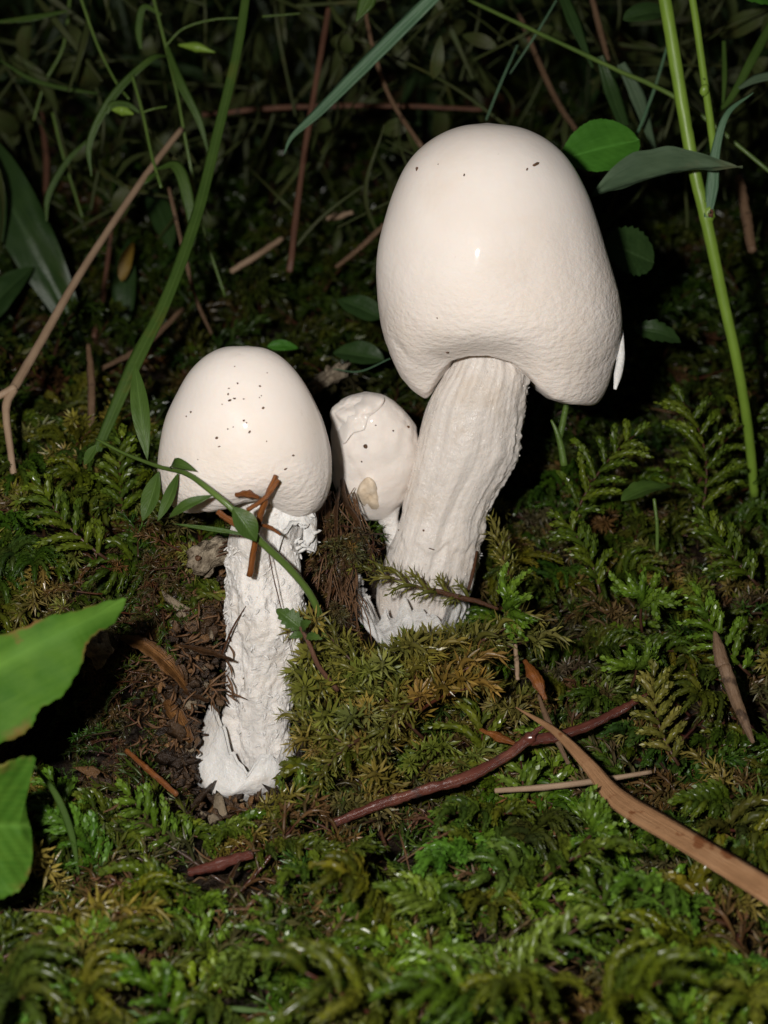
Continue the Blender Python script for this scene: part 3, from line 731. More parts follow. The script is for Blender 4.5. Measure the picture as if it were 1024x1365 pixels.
# what the moss leaves uncovered: things lying on it and the stems that stand free (photo px, px, distance, px radius)
CLEAR = []
def keep(pts, rad, n=14):
    for q in catmull(np.array(pts, float), n): CLEAR.append((*q, rad))
keep([(700, 952, 37.2), (785, 1020, 35.8), (825, 1066, 35.0), (900, 1112, 33.6), (980, 1160, 32.2), (1030, 1190, 31.4)], 24, 24)
keep([(450, 1095, 36.3), (560, 1055, 36.4), (675, 1008, 36.9), (705, 985, 37.1)], 10, 22); keep([(720, 984, 37.2), (790, 965, 37.8), (850, 932, 38.5)], 9, 12)
keep([(665, 1053, 36.4), (800, 1040, 36.7), (868, 1029, 37.0)], 6, 12); keep([(955, 845, 38.4), (978, 925, 37.7), (1000, 980, 37.1)], 12, 10)
keep([(258, 1160, 35), (332, 1140, 35)], 9, 6); keep([(298, 1185, 34.7), (318, 1150, 34.8)], 7, 4); keep([(645, 975, 37.8), (690, 992, 37.5)], 9, 5); keep([(702, 885, 38.7), (724, 930, 38.3)], 10, 5)
keep([(350, 700, 38.3), (345, 800, 38.6), (340, 900, 39.0), (334, 960, 39.2), (334, 1030, 39.5)], 33, 14); keep([(285, 985, 39.5), (300, 1030, 39.5), (345, 1045, 39.6)], 22, 6)
keep([(610, 560, 40), (590, 650, 40.3), (570, 740, 40.6), (555, 790, 41)], 46, 10); keep([(474, 775, 41), (488, 805, 41.2), (510, 845, 41.4)], 18, 6)
keep([(975, 440, 44.3), (1000, 600, 46)], 8, 8); keep([(275, 742, 38.5), (290, 735, 38.5)], 22, 2); keep([(170, 855, 39), (245, 910, 39)], 12, 4); keep([(230, 940, 38.8), (255, 985, 38.8)], 12, 4)
keep([(850, 660, 41.8), (876, 735, 42.2)], 10, 5); keep([(180, 1010, 37.2), (236, 1058, 36.8)], 8, 5)
CLEAR = np.array(CLEAR)
def blocked(v, dead=False):
    q = v[::5] - CAM; d = q @ FW; x = 512 + FPX * (q @ RT) / d; y = 682.5 - FPX * (q @ UP) / d
    if not dead and np.mean((x > 45) & (x < 262) & (y > 850) & (y < 1050)) > .35: return True     # bare hollow under the foreground leaf
    hit = ((x[:, None] - CLEAR[None, :, 0]) ** 2 + (y[:, None] - CLEAR[None, :, 1]) ** 2 < CLEAR[None, :, 3] ** 2) & (d[:, None] < CLEAR[None, :, 2])
    return hit.any(1).sum() > 5

# carpet: many shoots joined, nobody could count them
def build_carpet():
    r = np.random.default_rng(21)
    lib = {}
    def variants(key, typ, pal, n, Ls):
        out = []
        for q in range(n):
            ps = frond(r, typ, r.uniform(*Ls), pal, STEMC, r.uniform(.1, .35), r.uniform(0, .35))
            out.append(merge([(v, f, c) for _, v, f, c in ps]))
        lib[key] = out
    variants('green', 'feather', GREEN, 8, (2.4, 3.6)); variants('dark', 'feather', DARK, 7, (2.3, 3.5)); variants('starb', 'star', GREEN, 6, (1.0, 1.5)); variants('thatch', 'thatch', BROWN, 6, (1.6, 2.6)); variants('thatchg', 'thatch', DARK, 4, (1.6, 2.6)); variants('yell', 'shaggy', YELL, 6, (2.0, 3.0))
    variants('brown', 'shaggy', BROWN, 6, (1.8, 2.8)); variants('bright', 'feather', BRIGHT, 4, (2.0, 3.0)); variants('far', 'far', [tuple(x * .62 for x in c) for c in DARK], 6, (2.4, 3.6)); variants('farb', 'far', [tuple(x * .6 for x in c) for c in BROWN], 3, (2.0, 3.0))  # far palettes scaled darker: the fading flash light is painted into their colour
    V, F, C, n = [], [], [], 0
    def put(key, p, yaw, pitch, roll, sc):
        nonlocal n
        v, f, c = lib[key][r.integers(len(lib[key]))]
        cy, sy = math.cos(yaw), math.sin(yaw); ct, st = math.cos(pitch), math.sin(pitch)
        x = np.array([cy * ct, sy * ct, st]); z0 = np.array([-cy * st, -sy * st, ct]); y0 = np.cross(z0, x)
        y = y0 * math.cos(roll) + z0 * math.sin(roll); z = np.cross(x, y)
        w = p + (v * sc) @ np.stack([x, y, z])
        if blocked(w, key.startswith('thatch')): return
        V.append(w); F.append(f + n); C.append(c * r.uniform([.75, .8, .75], [1.35, 1.15, 1.3])); n += len(v)
    def band(y0, y1, step, far, thatch=False):
        y = y0
        while y < y1:
            hw = .25 * y + 2.2; x = -hw + r.uniform(0, step)
            while x < hw:
                xx, yy = x + r.uniform(-.5, .5) * step, y + r.uniform(-.5, .5) * step
                x += step
                # bare humus: hollow, scarp, beside the stems
                if (-7.9 < xx < -3.4 and 33.4 < yy < 38.4) or (-4.7 < xx < -2.0 and 33.9 < yy < 38.6): continue
                if -2.6 < xx < .2 and 37.4 < yy < 39.2: continue
                if thatch:
                    put('thatch' if r.random() < .62 else 'thatchg', gp(xx, yy, -.05), r.uniform(0, 6.28), r.uniform(0, .25), r.normal(0, .3), r.uniform(.8, 1.2)); continue
                if (xx - .9) ** 2 + ((yy - 39.0) / 1.1) ** 2 < 1.6 ** 2: continue
                if (xx + .3) ** 2 + (yy - 41.0) ** 2 < 1.3 ** 2: continue
                p = gp(xx, yy, -.25)
                nz = float(fbm(np.array([xx * .22, yy * .22, 4.0]), 3)); u = r.random()
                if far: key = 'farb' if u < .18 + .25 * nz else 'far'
                elif -1.9 < xx < 2.2 and 33.2 < yy < 38.8: key = 'yell' if u < .8 else ('brown' if u < .9 else 'green')
                elif 1.5 < xx < 8 and 35.0 < yy < 43 and nz > -.1: key = 'brown' if u < .35 else ('yell' if u < .7 else 'green')
                elif yy < 33: key = 'green' if u < .45 else ('bright' if u < .82 else ('dark' if u < .92 else 'yell'))  # more bright palette near the lens: stronger flash light painted into moss colour
                elif xx < -3: key = 'green' if u < .5 else ('dark' if u < .72 else 'yell')
                else: key = 'dark' if u < .42 else ('green' if u < .75 else ('yell' if u < .88 else 'brown'))
                yaw = r.uniform(0, 2 * np.pi); yaw = yaw if r.random() < .45 else -np.pi / 2 + r.normal(0, .9)
                sc = r.uniform(.7, 1.1) * (1.25 if far else 1.0)
                if yy < 33.5:
                    if r.random() < .15: continue
                    sc *= 1.18
                    if r.random() < .22: key = 'starb'
                if yy < 33 and abs(xx) < 12 and -4.8 < xx < -1.2: sc *= .75
                put(key, p + np.array([0, 0, .5 if key == 'starb' else 0]), yaw, r.uniform(.1, .75), r.normal(0, .35), sc)
            y += step * .9
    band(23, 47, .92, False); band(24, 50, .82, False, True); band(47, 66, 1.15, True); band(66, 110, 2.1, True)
    # overhang along the lip of the ledge and round the feet of the mushrooms
    for k in range(46):
        xx = r.uniform(-10.5, -4.2); yy = 37.6 + .35 * (xx + 9) * .3 + r.uniform(-.2, .9)
        put(['green', 'yell', 'dark'][r.integers(3)], gp(xx, yy + .4, -.1), -np.pi / 2 + r.normal(0, .6), r.uniform(-.35, .35), r.normal(0, .3), r.uniform(.7, 1.0))
    for k in range(95):
        xx = r.uniform(-2.2, 1.7); yy = r.uniform(34.0, 37.4)
        put('yell', gp(xx, yy, -.2), r.uniform(-2.9, -.3), r.uniform(.25, .95), r.normal(0, .3), r.uniform(.95, 1.45))
    for k in range(75):                                     # dead moss over the clump between the stems
        p = P(*((r.uniform(422, 462), r.uniform(700, 850)) if k % 3 else (r.uniform(462, 512), r.uniform(700, 745))), 40.0 + r.normal(0, .25)); put('thatch', p, -np.pi / 2 + r.normal(0, .8), r.uniform(-1.2, .3), r.normal(0, .5), r.uniform(.4, .7))
    for k in range(220):                                    # dead bits on the bank of humus
        p = P(r.uniform(110, 285), r.uniform(735, 1055), 39.6 + r.normal(0, .35)); put('thatch' if k % 3 else 'thatchg', p, r.uniform(0, 6.28), r.uniform(-1.2, .3), r.normal(0, .5), r.uniform(.3, .6))
    V, F, C = np.vstack(V), np.vstack(F), np.vstack(C)
    print('carpet tris', len(F))
    o = mesh('moss_carpet', V, F, MOSS, C=C, base=(0, 0, 0))
    tag(o, 'wet green and yellowish feathery moss carpet covering the forest floor', 'moss', None, 'stuff')
build_carpet()

MS = [ # foot, tip, type, palette, label
 ((672, 842, 39.0), (705, 800, 38.2), 'star', BRIGHT, 'pale green moss shoot with blunt finger branches right of the tall stem', .5),
 ((856, 842, 40.5), (872, 775, 40.0), 'star', BRIGHT, 'bright green moss shoot spreading like a hand in the right middle', .5),
 ((842, 915, 39.5), (840, 868, 39.0), 'star', BRIGHT, 'small bright green moss tuft above the right end of the red twig', .6),
 ((842, 1345, 31.5), (785, 1180, 32.5), 'feather', GREEN, 'palm like moss frond with long brown stem at bottom right', .0),
 ((142, 745, 39.0), (52, 655, 39.5), 'feather', GREEN, 'glossy moss frond with reddish brown stem on the left ledge', .0),
 ((165, 690, 40.5), (165, 590, 41.5), 'feather', GREEN, 'arching moss frond below the kinked straw left of the egg cap', .0),
 ((255, 1130, 36.3), (165, 1060, 36.0), 'feather', BRIGHT, 'green moss frond reaching towards the dark hollow at lower left', .0),
 ((262, 1225, 34.2), (180, 1165, 33.6), 'feather', GREEN, 'dark green moss frond just below the short reddish wood piece', .2),
 ((255, 1330, 32.2), (300, 1250, 32.3), 'star', BRIGHT, 'soft green moss shoot with pale tips near the bottom left', .4),
 ((150, 1320, 31.5), (95, 1240, 31.8), 'star', BRIGHT, 'blurred moss shoot at the bottom left corner beside the small leaf', .4),
 ((545, 1190, 34.6), (405, 1165, 34.8), 'feather', GREEN, 'moss frond lying sideways under the lower end of red twig', .0),
 ((600, 1345, 31.5), (560, 1255, 31.8), 'star', BRIGHT, 'large blurred moss shoot at the bottom centre edge', .4),
 ((770, 1130, 34.8), (805, 1085, 34.6), 'star', BRIGHT, 'light green moss shoot tucked under the tan dry blade', .5),
 ((935, 690, 43.6), (905, 545, 45.0), 'feather', GREEN, 'dark glossy moss frond left of the tall green stalk foot', .0),
 ((760, 700, 42.6), (848, 590, 43.5), 'feather', GREEN, 'dark moss frond below the right lobe of the tall cap', .0),
 ((1010, 780, 41.0), (935, 700, 41.8), 'feather', GREEN, 'leafy moss frond at right edge below the tall stalk foot', .0),
 ((800, 790, 41.0), (745, 700, 41.8), 'feather', GREEN, 'feathery moss frond right of the tall stem middle', .0),
 ((915, 690, 46.5), (1012, 565, 48.0), 'feather', GREEN, 'feathery moss frond just behind the foot of tall green stalk', .0),
 ((1000, 900, 39.0), (925, 800, 39.6), 'feather', BRIGHT, 'fresh green moss frond above the brown stick at right', .0),
 ((905, 1020, 37.5), (868, 905, 38.5), 'feather', YELL, 'olive moss frond hanging beside the brown stick at right', .0),
 ((980, 1060, 36.8), (905, 1075, 36.2), 'feather', GREEN, 'short moss frond above the tan dry blade at right edge', .1),
 ((565, 985, 37.6), (425, 850, 37.8), 'shaggy', YELL, 'yellowish shaggy moss shoot with red stem leaning on left stem', .0),
 ((640, 800, 40.0), (490, 772, 39.9), 'shaggy', YELL, 'thin olive moss shoot lying across the foot of tall stem', .0),
 ((690, 790, 41.2), (655, 705, 41.2), 'shaggy', YELL, 'upright yellow green moss shoot touching right side of tall stem', .0),
 ((500, 905, 37.9), (398, 905, 37.8), 'shaggy', YELL, 'shaggy yellow moss shoot reaching over middle of left stem', .0),
 ((520, 1005, 37.3), (392, 968, 37.3), 'shaggy', YELL, 'shaggy yellow moss shoot reaching over lower left stem', .0),
 ((480, 985, 36.9), (425, 1062, 36.6), 'shaggy', YELL, 'drooping shaggy moss shoot just above lower end of red twig', .0),
 ((560, 930, 37.4), (500, 1010, 36.8), 'shaggy', YELL, 'drooping olive moss shoot in the middle of the cushion', .0),
 ((655, 905, 38.6), (600, 850, 38.4), 'shaggy', YELL, 'shaggy olive moss shoot in front of the tall stem base', .0),
]
for q, (b, t, typ, pal, lab, cl) in enumerate(MS):
    moss_shoot(b, t, typ, pal, lab, 100 + q, None, .16, cl)

# dew on the moss
r_ = np.random.default_rng(77); pts = []
for k in range(420):
    y = r_.uniform(26, 50); x = r_.uniform(-.24 * y, .24 * y); pts.append(gp(x, y, r_.uniform(.5, 1.6)))

# ------------------------------------------------------------------ litter, twigs, stalks
def rod(name, pts, r, mat, label, cat, group=None, sides=8, wob=.2, seed=0, flat=1.0, n=None):
    v, f, u = tube([P(*p) for p in pts], r, sides, n or max(10, 7 * len(pts)), wob, seed, flat)
    return tag(mesh(name, v, f, mat, UV=u), label, cat, group)
def grass(name, pts, w, mat, label, cat='grass blade', group=None, hint=None, fold=.25, twist=0.0, thick=.02):
    v, f, u = blade([P(*p) for p in pts], w, (-FW + UP * .3) if hint is None else hint, thick, None, fold, twist)
    return tag(mesh(name, v, f, mat, UV=u), label, cat, group)
def leaf_part(name, parent, b, t, w, mat, hint=None, **kw):
    v, f, u = leaf(P(*b), P(*t), w, (-FW + UP * .4) if hint is None else hint, **kw); return mesh(name, v, f, mat, parent, UV=u)

# red twig with a node and a split end
tw = thing('twig', P(443, 1098, 36.4), 'wet red brown twig lying across the moss in front', 'twig')
v, f, u = tube([P(443, 1098, 36.2), P(500, 1075, 36.3), P(560, 1055, 36.4), P(620, 1037, 36.6), P(675, 1008, 36.9), P(705, 985, 37.1)], [.09, .115, .115, .135, .115, .13], 10, 60, .2, 2); mesh('lower_length', v, f, TWIG, tw, UV=u)
v, f, u = tube([P(702, 987, 37.1), P(740, 982, 37.3), P(790, 965, 37.8), P(830, 945, 38.2), P(862, 926, 38.6)], [.135, .125, .11, .10, .05], 10, 50, .2, 5); mesh('upper_length', v, f, TWIG, tw, UV=u)
lump_obj('node', P(706, 984, 37.05), (.15, .15, .15), 3, TWIG, tw, .25)
v, f, u = tube([P(708, 982, 37.0), P(718, 972, 36.95), P(728, 968, 37.0)], [.08, .06, .03], 7, 12, .1, 1); mesh('side_stub', v, f, TWIG, tw, UV=u)
# tan dry blade
db = thing('dry_leaf_blade', P(690, 944, 37.3), 'long tan dried leaf blade slanting to the lower right corner', 'dry leaf')
v, f, u = blade([P(688, 943, 37.4), P(740, 975, 36.6), P(785, 1020, 35.8), P(825, 1066, 35.0), P(900, 1112, 33.6), P(980, 1160, 32.2), P(1060, 1210, 31.0)], [.03, .12, .2, .28, .34, .42, .56, .60, .58, .58, .6, .62, .66], -FW + UP * .6, .05, 70, .14, .1); mesh('blade', v, f, DRYLF, db, UV=u)
tag(db, None, None)
rod('straw', [(660, 1054, 36.4), (730, 1049, 36.5), (800, 1040, 36.7), (868, 1029, 37.0)], [.06, .075, .07, .05], STRAW, 'short yellow straw lying flat under the tan dry blade', 'straw', wob=.08)
st = thing('stick', P(1003, 987, 36.8), 'pinkish brown stick standing out of moss at the right edge', 'stick')
v, f, u = tube([P(966, 888, 38.0), P(978, 925, 37.7), P(992, 960, 37.3), P(1004, 990, 37.0)], [.16, .15, .12, .05], 9, 30, .12, 4); mesh('shaft', v, f, STRAWD, st, UV=u)
v, f, u = tube([P(953, 842, 38.4), P(958, 862, 38.25), P(964, 888, 38.05)], [.05, .15, .19], 9, 18, .1, 6, .6); mesh('sheath', v, f, STRAWD, st, UV=u)
rod('bark_scale', [(640, 972, 37.9), (665, 982, 37.7), (692, 994, 37.5)], [.05, .15, .05], NEEDLE, 'orange brown bud scale just above the red twig node', 'bark', wob=.35, flat=.5, seed=3)
rod('bark_scale', [(700, 880, 38.9), (715, 905, 38.5), (726, 932, 38.3)], [.06, .19, .08], NEEDLE, 'orange bud scale right of the pale finger moss shoot', 'bark', wob=.35, flat=.5, seed=5)
rod('straw', [(687, 860, 39.0), (689, 885, 38.7), (690, 906, 38.5)], [.05, .06, .05], STRAW, 'tiny upright straw stub beside orange bud scale', 'straw')
rod('straw', [(718, 926, 38.0), (728, 955, 37.6), (742, 985, 37.3), (758, 1018, 37.0)], [.03, .08, .07, .05], STRAWD, 'grey brown straw crossing under the red twig', 'straw', wob=.15, flat=.6)
rod('wood_piece', [(252, 1163, 35.0), (292, 1152, 34.9), (336, 1138, 35.0)], [.09, .13, .1], TWIG, 'short reddish wood piece in the moss at lower left', 'twig', wob=.3, seed=8)
rod('bark_scale', [(298, 1185, 34.7), (308, 1168, 34.6), (320, 1148, 34.8)], [.04, .12, .04], BARK, 'tan bark flake leaning on short reddish wood piece', 'bark', wob=.3, flat=.5, seed=9)
rod('twig', [(572, 785, 39.6), (605, 794, 39.6), (640, 803, 39.7), (664, 812, 39.8)], [.05, .07, .06, .04], ROOT, 'short dark twig across the foot of tall stem', 'twig', wob=.25, seed=6)
rod('twig', [(636, 735, 41.0), (630, 765, 40.6), (622, 795, 40.4)], [.03, .045, .03], ROOT, 'thin dark red twig upright against right side of tall stem', 'twig', wob=.2, seed=7)
# needles on the left mushroom
NG = 'dead needles caught on the egg capped mushroom'
ND = [([(368, 634, 35.1), (352, 672, 35.3), (343, 705, 35.6), (333, 768, 36.0)], [.05, .075, .08, .07], 'long orange dead needle hanging below the egg cap'),
      ([(371, 640, 35.0), (355, 662, 35.1), (330, 680, 35.2)], [.05, .06, .05], 'brown dead needle leaning across the egg cap edge'),
      ([(314, 660, 35.1), (330, 658, 35.1), (345, 664, 35.2)], [.05, .085, .04], 'short broken needle at front edge of egg cap'),
      ([(290, 682, 35.5), (310, 696, 35.5), (335, 712, 35.6)], [.06, .085, .06], 'short thick needle under the green vine on left stem'),
      ([(345, 700, 35.5), (360, 703, 35.5), (374, 713, 35.5)], [.04, .045, .03], 'small needle stub beside the long hanging needle')]
sh = lambda pts, a=.95: [(x, y, d + a) for x, y, d in pts]
for q, (p, r, lab) in enumerate(ND): rod('dead_needle', sh(p), r, NEEDLE, lab, 'needle', NG, 7, .25, q)
rod('root_thread', sh([(358, 735, 36.2), (366, 775, 36.3), (380, 830, 36.9), (390, 875, 37.4)]), [.014, .014, .012, .008], ROOT, 'black hair thin thread hanging on the left stem', 'root', sides=5)
rod('root_thread', sh([(296, 872, 37.6), (310, 838, 37.2), (328, 808, 36.9)]), [.035, .025, .01], ROOT, 'small curved dark rootlet reaching onto the left stem', 'root', sides=5)
# bark slabs in the hollow
BK = [([(163, 850, 38.6), (190, 858, 38.5), (222, 882, 38.4), (250, 918, 38.6)], [.1, .24, .26, .12], OBARK, .6, 'curved orange bark slab above the dark hollow', 12),
      ([(222, 935, 38.4), (238, 958, 38.2), (255, 988, 38.2)], [.14, .22, .12], OBARK, .6, 'ribbed bark chip beside the left stem foot', 13),
      ([(232, 912, 38.7), (255, 925, 38.5), (278, 935, 38.4)], [.06, .12, .06], BARK, .5, 'narrow bark splinter between slab and left stem', 14),
      ([(168, 1000, 37.4), (200, 1028, 37.1), (236, 1060, 36.8)], [.05, .075, .06], NEEDLE, 1.0, 'thin orange needle sloping out of the dark hollow', 15),
      ([(240, 860, 38.3), (275, 868, 38.0), (312, 880, 37.7)], [.05, .13, .04], BARK, .5, 'pointed brown bark scale touching the left stem', 16)]
for p, r, m_, fl, lab, sd in BK: rod('bark_chip', sh(p, .15), r, m_, lab, 'bark', 'bark pieces in the hollow', 9, .3, sd, fl, 30)
# humus crumbs on the scarp and a hanging mass of roots between the mushrooms
r_ = np.random.default_rng(9); VV, FF, EE, n = [], [], [], 0
CC = []
for k in range(1500):
    if k < 1150: px, py = 266 + r_.normal(0, 32), r_.uniform(725, 1045); d = np.interp(py, [730, 860, 1040], [40.9, 39.1, 38.7]) + r_.normal(0, .22) + max(0, 235 - px) * .03
    else: px, py = r_.uniform(110, 400), r_.uniform(1030, 1095); d = np.interp(py, [1030, 1095], [39.8, 37.9]) + r_.normal(0, .12)
    if (px > 300 and py < 1040) or (px > 262 and py > 935 and k < 1150): continue
    s = r_.uniform(.03, .12) * (2.0 if r_.random() < .1 else 1)
    ax_ = basis(r_.normal(0, 1, 3), r_.normal(0, 1, 3))
    V, F, E = lumpy(P(px, py, d), (s * r_.uniform(.8, 2.6), s * r_.uniform(.6, 1.2), s * r_.uniform(.25, .9)), k * .37, .9, (5, 7), 1.7, ax_)
    VV.append(V); FF.append(F + n); EE += [e + n for e in E]; n += len(V)
    c = np.array([(.045, .025, .013), (.11, .06, .028), (.07, .038, .018), (.22, .11, .04), (.26, .20, .13)][r_.choice(5, p=[.30, .28, .24, .12, .06])]) * r_.uniform(.7, 1.3)
    CC.append(np.tile(c, (len(V), 1)))
o = mesh('humus_crumbs', np.vstack(VV), [np.vstack(FF), np.vstack(EE)], FLAKE, base=P(262, 1040, 38.5), C=np.vstack(CC), smooth=False); tag(o, 'dark wet humus crumbs on the little bank left of left stem', 'soil', None, 'stuff')
fb = []
for k in range(330):
    px, py = r_.uniform(185, 306), r_.uniform(720, 1000); d = np.interp(py, [730, 860, 1040], [40.6, 38.75, 38.35]) + r_.normal(0, .25) + (px < 230) * .5
    if px > 262 and py > 930: continue
    a = r_.uniform(0, 6.28); L = r_.uniform(8, 34)
    fb.append(tube([P(px, py, d), P(px + L * .5 * math.cos(a) + r_.normal(0, 4), py + L * .5 * abs(math.sin(a)), d - .15), P(px + L * math.cos(a), py + L * abs(math.sin(a)), d + r_.normal(0, .1))], [.022, .03, .010], 4, 6))
v, f, u = join_tubes(fb); o = mesh('humus_fibres', v, f, LROOT, UV=u); tag(o, 'fine dark root fibres in the soil bank left of left stem', 'roots', None, 'stuff')
rc = thing('root_clump', P(448, 850, 40.0), 'brown fibrous clump of dead moss and roots between the stems', 'roots')
lump_obj('core', P(446, 790, 40.6), (.5, .5, 1.35), 4, CRUMB, rc, .4, (16, 20), 1.4)
fb = []
for k in range(170):
    x0 = r_.uniform(424, 474); y0 = r_.uniform(650, 790); L = r_.uniform(30, 90); d = 39.9 + r_.normal(0, .25)
    x1 = x0 + (446 - x0) * .1 + r_.normal(0, 16); 
    fb.append(tube([P(x0, y0, d + .3), P((x0 + x1) / 2 + r_.normal(0, 5), y0 + L * .5, d), P(x1, y0 + L, d - r_.uniform(0, .3))], [.012, .02, .008], 4, 7, 0))
v, f, u = join_tubes(fb); o = mesh('strands', v, f, LROOT, rc, UV=u); o['kind'] = 'stuff'
for q, (p, r) in enumerate([([(456, 640, 40.4), (462, 672, 39.8), (478, 700, 39.6), (470, 740, 39.6)], [.05, .07, .07, .03]), ([(440, 655, 40.0), (437, 700, 39.6), (440, 745, 39.5)], [.05, .06, .03]), ([(452, 650, 40.0), (448, 690, 39.4), (450, 742, 39.3)], [.04, .055, .03])]):
    v, f, u = tube([P(*x) for x in p], r, 7, 20, .25, q); mesh('dead_stem', v, f, BARK, rc, UV=u)
# pale cone-like bud
bd = thing('pale_bud', P(262, 760, 39.6), 'pale grey bud with a small hole below the egg cap', 'bud')
lump_obj('body', P(276, 742, 38.9), (.58, .40, .36), 7, PALEBIT, bd, .4, (18, 24), 2.2, basis(RT * .8 + UP * .5, UP))
lump_obj('hole', P(264, 744, 38.42), (.07, .05, .07), 2, DIRT, bd, .2)  # solid dark lump, its colour stands in for the shade inside the hole
for k in range(4):
    v, f, u = tube([P(290 - 4 * k, 726 + 7 * k, 38.6), P(303, 722 + 5 * k, 38.4), P(320 + 3 * k, 714 + 8 * k, 38.2)], [.022, .016, .008], 5, 8); mesh('wisp', v, f, ROOT, bd, UV=u)
lump_obj('x', P(0, 0, 1), (.01, .01, .01), 1, DIRT) and None
bpy.data.objects.remove(bpy.data.objects['x'])
tag(lump_obj('litter_fluff', P(438, 503, 47.0), (.55, .3, .22), 5, PALEBIT, None, .6, (14, 18), 2.6, basis(RT * .8 + UP * .55, UP)), 'pale fluffy scrap of litter behind the smallest mushroom', 'litter')
tag(lump_obj('litter_scrap', P(130, 862, 37.9), (.3, .2, .36), 15, PALEBIT, None, .6, (12, 16), 2.4), 'crumpled silvery scrap beside the big green leaf tip', 'litter')

# trailing vine over the left mushroom
vn = thing('trailing_vine', P(440, 870, 38.0), 'thin trailing green vine with narrow leaves draped over the left mushroom', 'vine')
VP = [(128, 585, 38.0), (165, 604, 37.4), (212, 622, 36.3), (250, 632, 35.2), (288, 660, 34.7), (322, 690, 34.7), (348, 722, 35.2), (385, 757, 35.8), (415, 795, 36.4), (432, 840, 37.0), (437, 880, 37.6)]
VP = sh(VP)
v, f, u = tube([P(*p) for p in VP], [.03, .035, .05, .06, .07, .07, .08, .085, .085, .085, .08], 8, 90, .06); mesh('stem', v, f, VINE, vn, UV=u)
for b, t, w, be in [((197, 614, 36.7), (180, 484, 37.3), .42, .06), ((212, 628, 36.2), (190, 695, 36.5), .40, -.05), ((238, 630, 35.4), (210, 695, 35.8), .26, -.08), ((228, 625, 35.6), (262, 628, 34.9), .26, .25),
                    ((285, 660, 34.7), (225, 690, 35.1), .24, .12), ((310, 675, 34.6), (342, 722, 34.7), .50, .1), ((345, 716, 35.2), (230, 698, 35.5), .10, .02), ((130, 592, 38.0), (112, 620, 38.2), .25, 0)]:
    leaf_part('leaf', vn, *sh([b, t]), w, GRASS, bend=be, fold=.4, peak=.5, blunt=.9, nu=22, nv=7, wave=.02)
sp_ = thing('seedling', P(410, 860, 36.9), 'tiny toothed green seedling leaning on the middle of left stem', 'seedling')
v, f, u = tube([P(400, 836, 36.5), P(413, 860, 36.5), P(425, 888, 36.7), P(450, 920, 37.0)], [.04, .05, .06, .06], 7, 20); mesh('stem', v, f, REDST, sp_, UV=u)
for b, t, w in [((402, 838, 36.5), (368, 812, 36.6), .42), ((402, 838, 36.5), (415, 828, 36.2), .25), ((408, 848, 36.5), (430, 852, 36.2), .2), ((405, 845, 36.5), (385, 850, 36.4), .18)]:
    leaf_part('leaf', sp_, b, t, w, GRASS, serr=5, amp=.25, nu=22, nv=7)

# foreground leaves at the left edge
fl = thing('foreground_leaf', P(-30, 920, 31.5), 'large bright green serrated leaf entering at the left edge, upper one with pointed tip', 'leaf', 'blurred leaves at the left edge')
def plate(outline, d0, d1, axis_b, axis_t, curl, seed, n=120, rings=14):
    """leaf blade from its margin: domed, wavy, with thickness; distance runs from d0 (foot) to d1 (tip)"""
    o_ = catmull(np.array(outline + [outline[0]], float), n + 1)[:-1]
    ab, at = np.array(axis_b, float), np.array(axis_t, float); L = np.linalg.norm(at - ab); T = (at - ab) / L; N = np.array([-T[1], T[0]])
    o_ = o_ + N * (1.2 * np.sin(np.arange(n) * 1.9) + 1.0 * np.sin(np.arange(n) * .7))[:, None]
    V, UVv = [], []
    for r in np.linspace(0, 1, rings):
        for q in o_:
            c = ab + T * np.clip(np.dot(q - ab, T), .12 * L, .88 * L); x = c + (q - c) * r
            a = np.dot(x - ab, T) / L; b = np.dot(x - ab, N) / L
            d = d0 + (d1 - d0) * a + curl * abs(b) + .35 * float(fbm(np.array([a * 3 + seed, b * 3, seed]), 2)) * r
            V.append((x[0], x[1], d)); UVv.append((a, .5 + b))
    top = np.array([P(*q) for q in V]); bot = np.array([P(x, y, d + .03) for x, y, d in V])
    i = np.arange(rings - 1)[:, None] * n; j = np.arange(n)[None]; j2 = (j + 1) % n
    F = np.stack([i + j, i + n + j, i + n + j2, i + j2], -1).reshape(-1, 4); m = len(top); e = (rings - 1) * n; k = np.arange(n); k2 = (k + 1) % n
    F = np.vstack([F, F[:, ::-1] + m, np.stack([e + k, e + k + m, e + k2 + m, e + k2], -1)])
    rr_ = np.repeat(np.linspace(0, 1, rings), n); rr_ = np.concatenate([rr_, rr_])[:, None].repeat(3, 1)
    return np.vstack([top, bot]), F, np.array(UVv + UVv), rr_
v, f, u, c_ = plate([(-170, 930), (-90, 885), (0, 848), (60, 824), (115, 810), (168, 797), (150, 832), (120, 852), (110, 882), (88, 922), (52, 948), (40, 972), (0, 992), (-80, 1020), (-150, 1000)], 31.3, 32.6, (-175, 975), (165, 800), -1.2, 2.0); mesh('blade', v, f, LEAFF, fl, UV=u, C=c_)
f2 = thing('foreground_leaf', P(-30, 1110, 31.0), 'bright green leaf with browned edge at the left edge, the lower one', 'leaf', 'blurred leaves at the left edge')
v, f, u, c_ = plate([(-110, 1060), (-50, 1032), (0, 1018), (46, 1008), (38, 1040), (35, 1078), (42, 1108), (43, 1148), (32, 1180), (5, 1197), (-50, 1200), (-110, 1150)], 30.8, 31.4, (-110, 1100), (45, 1100), -1.0, 4.0); mesh('blade', v, f, LEAFF, f2, UV=u, C=c_)
tag(leaf_part('herb_leaf', None, (0, 1390, 30.0), (62, 1335, 30.4), .8, LEAFF, serr=6), 'small bright green leaf tip in the bottom left corner', 'leaf')
grass('tall_grass', [(45, 1020, 33.5), (75, 1060, 33.8), (95, 1110, 34.0), (105, 1165, 34.2)], [.06, .14, .15, .05], GRASS, 'thin green blade arching beside the lower foreground leaf')
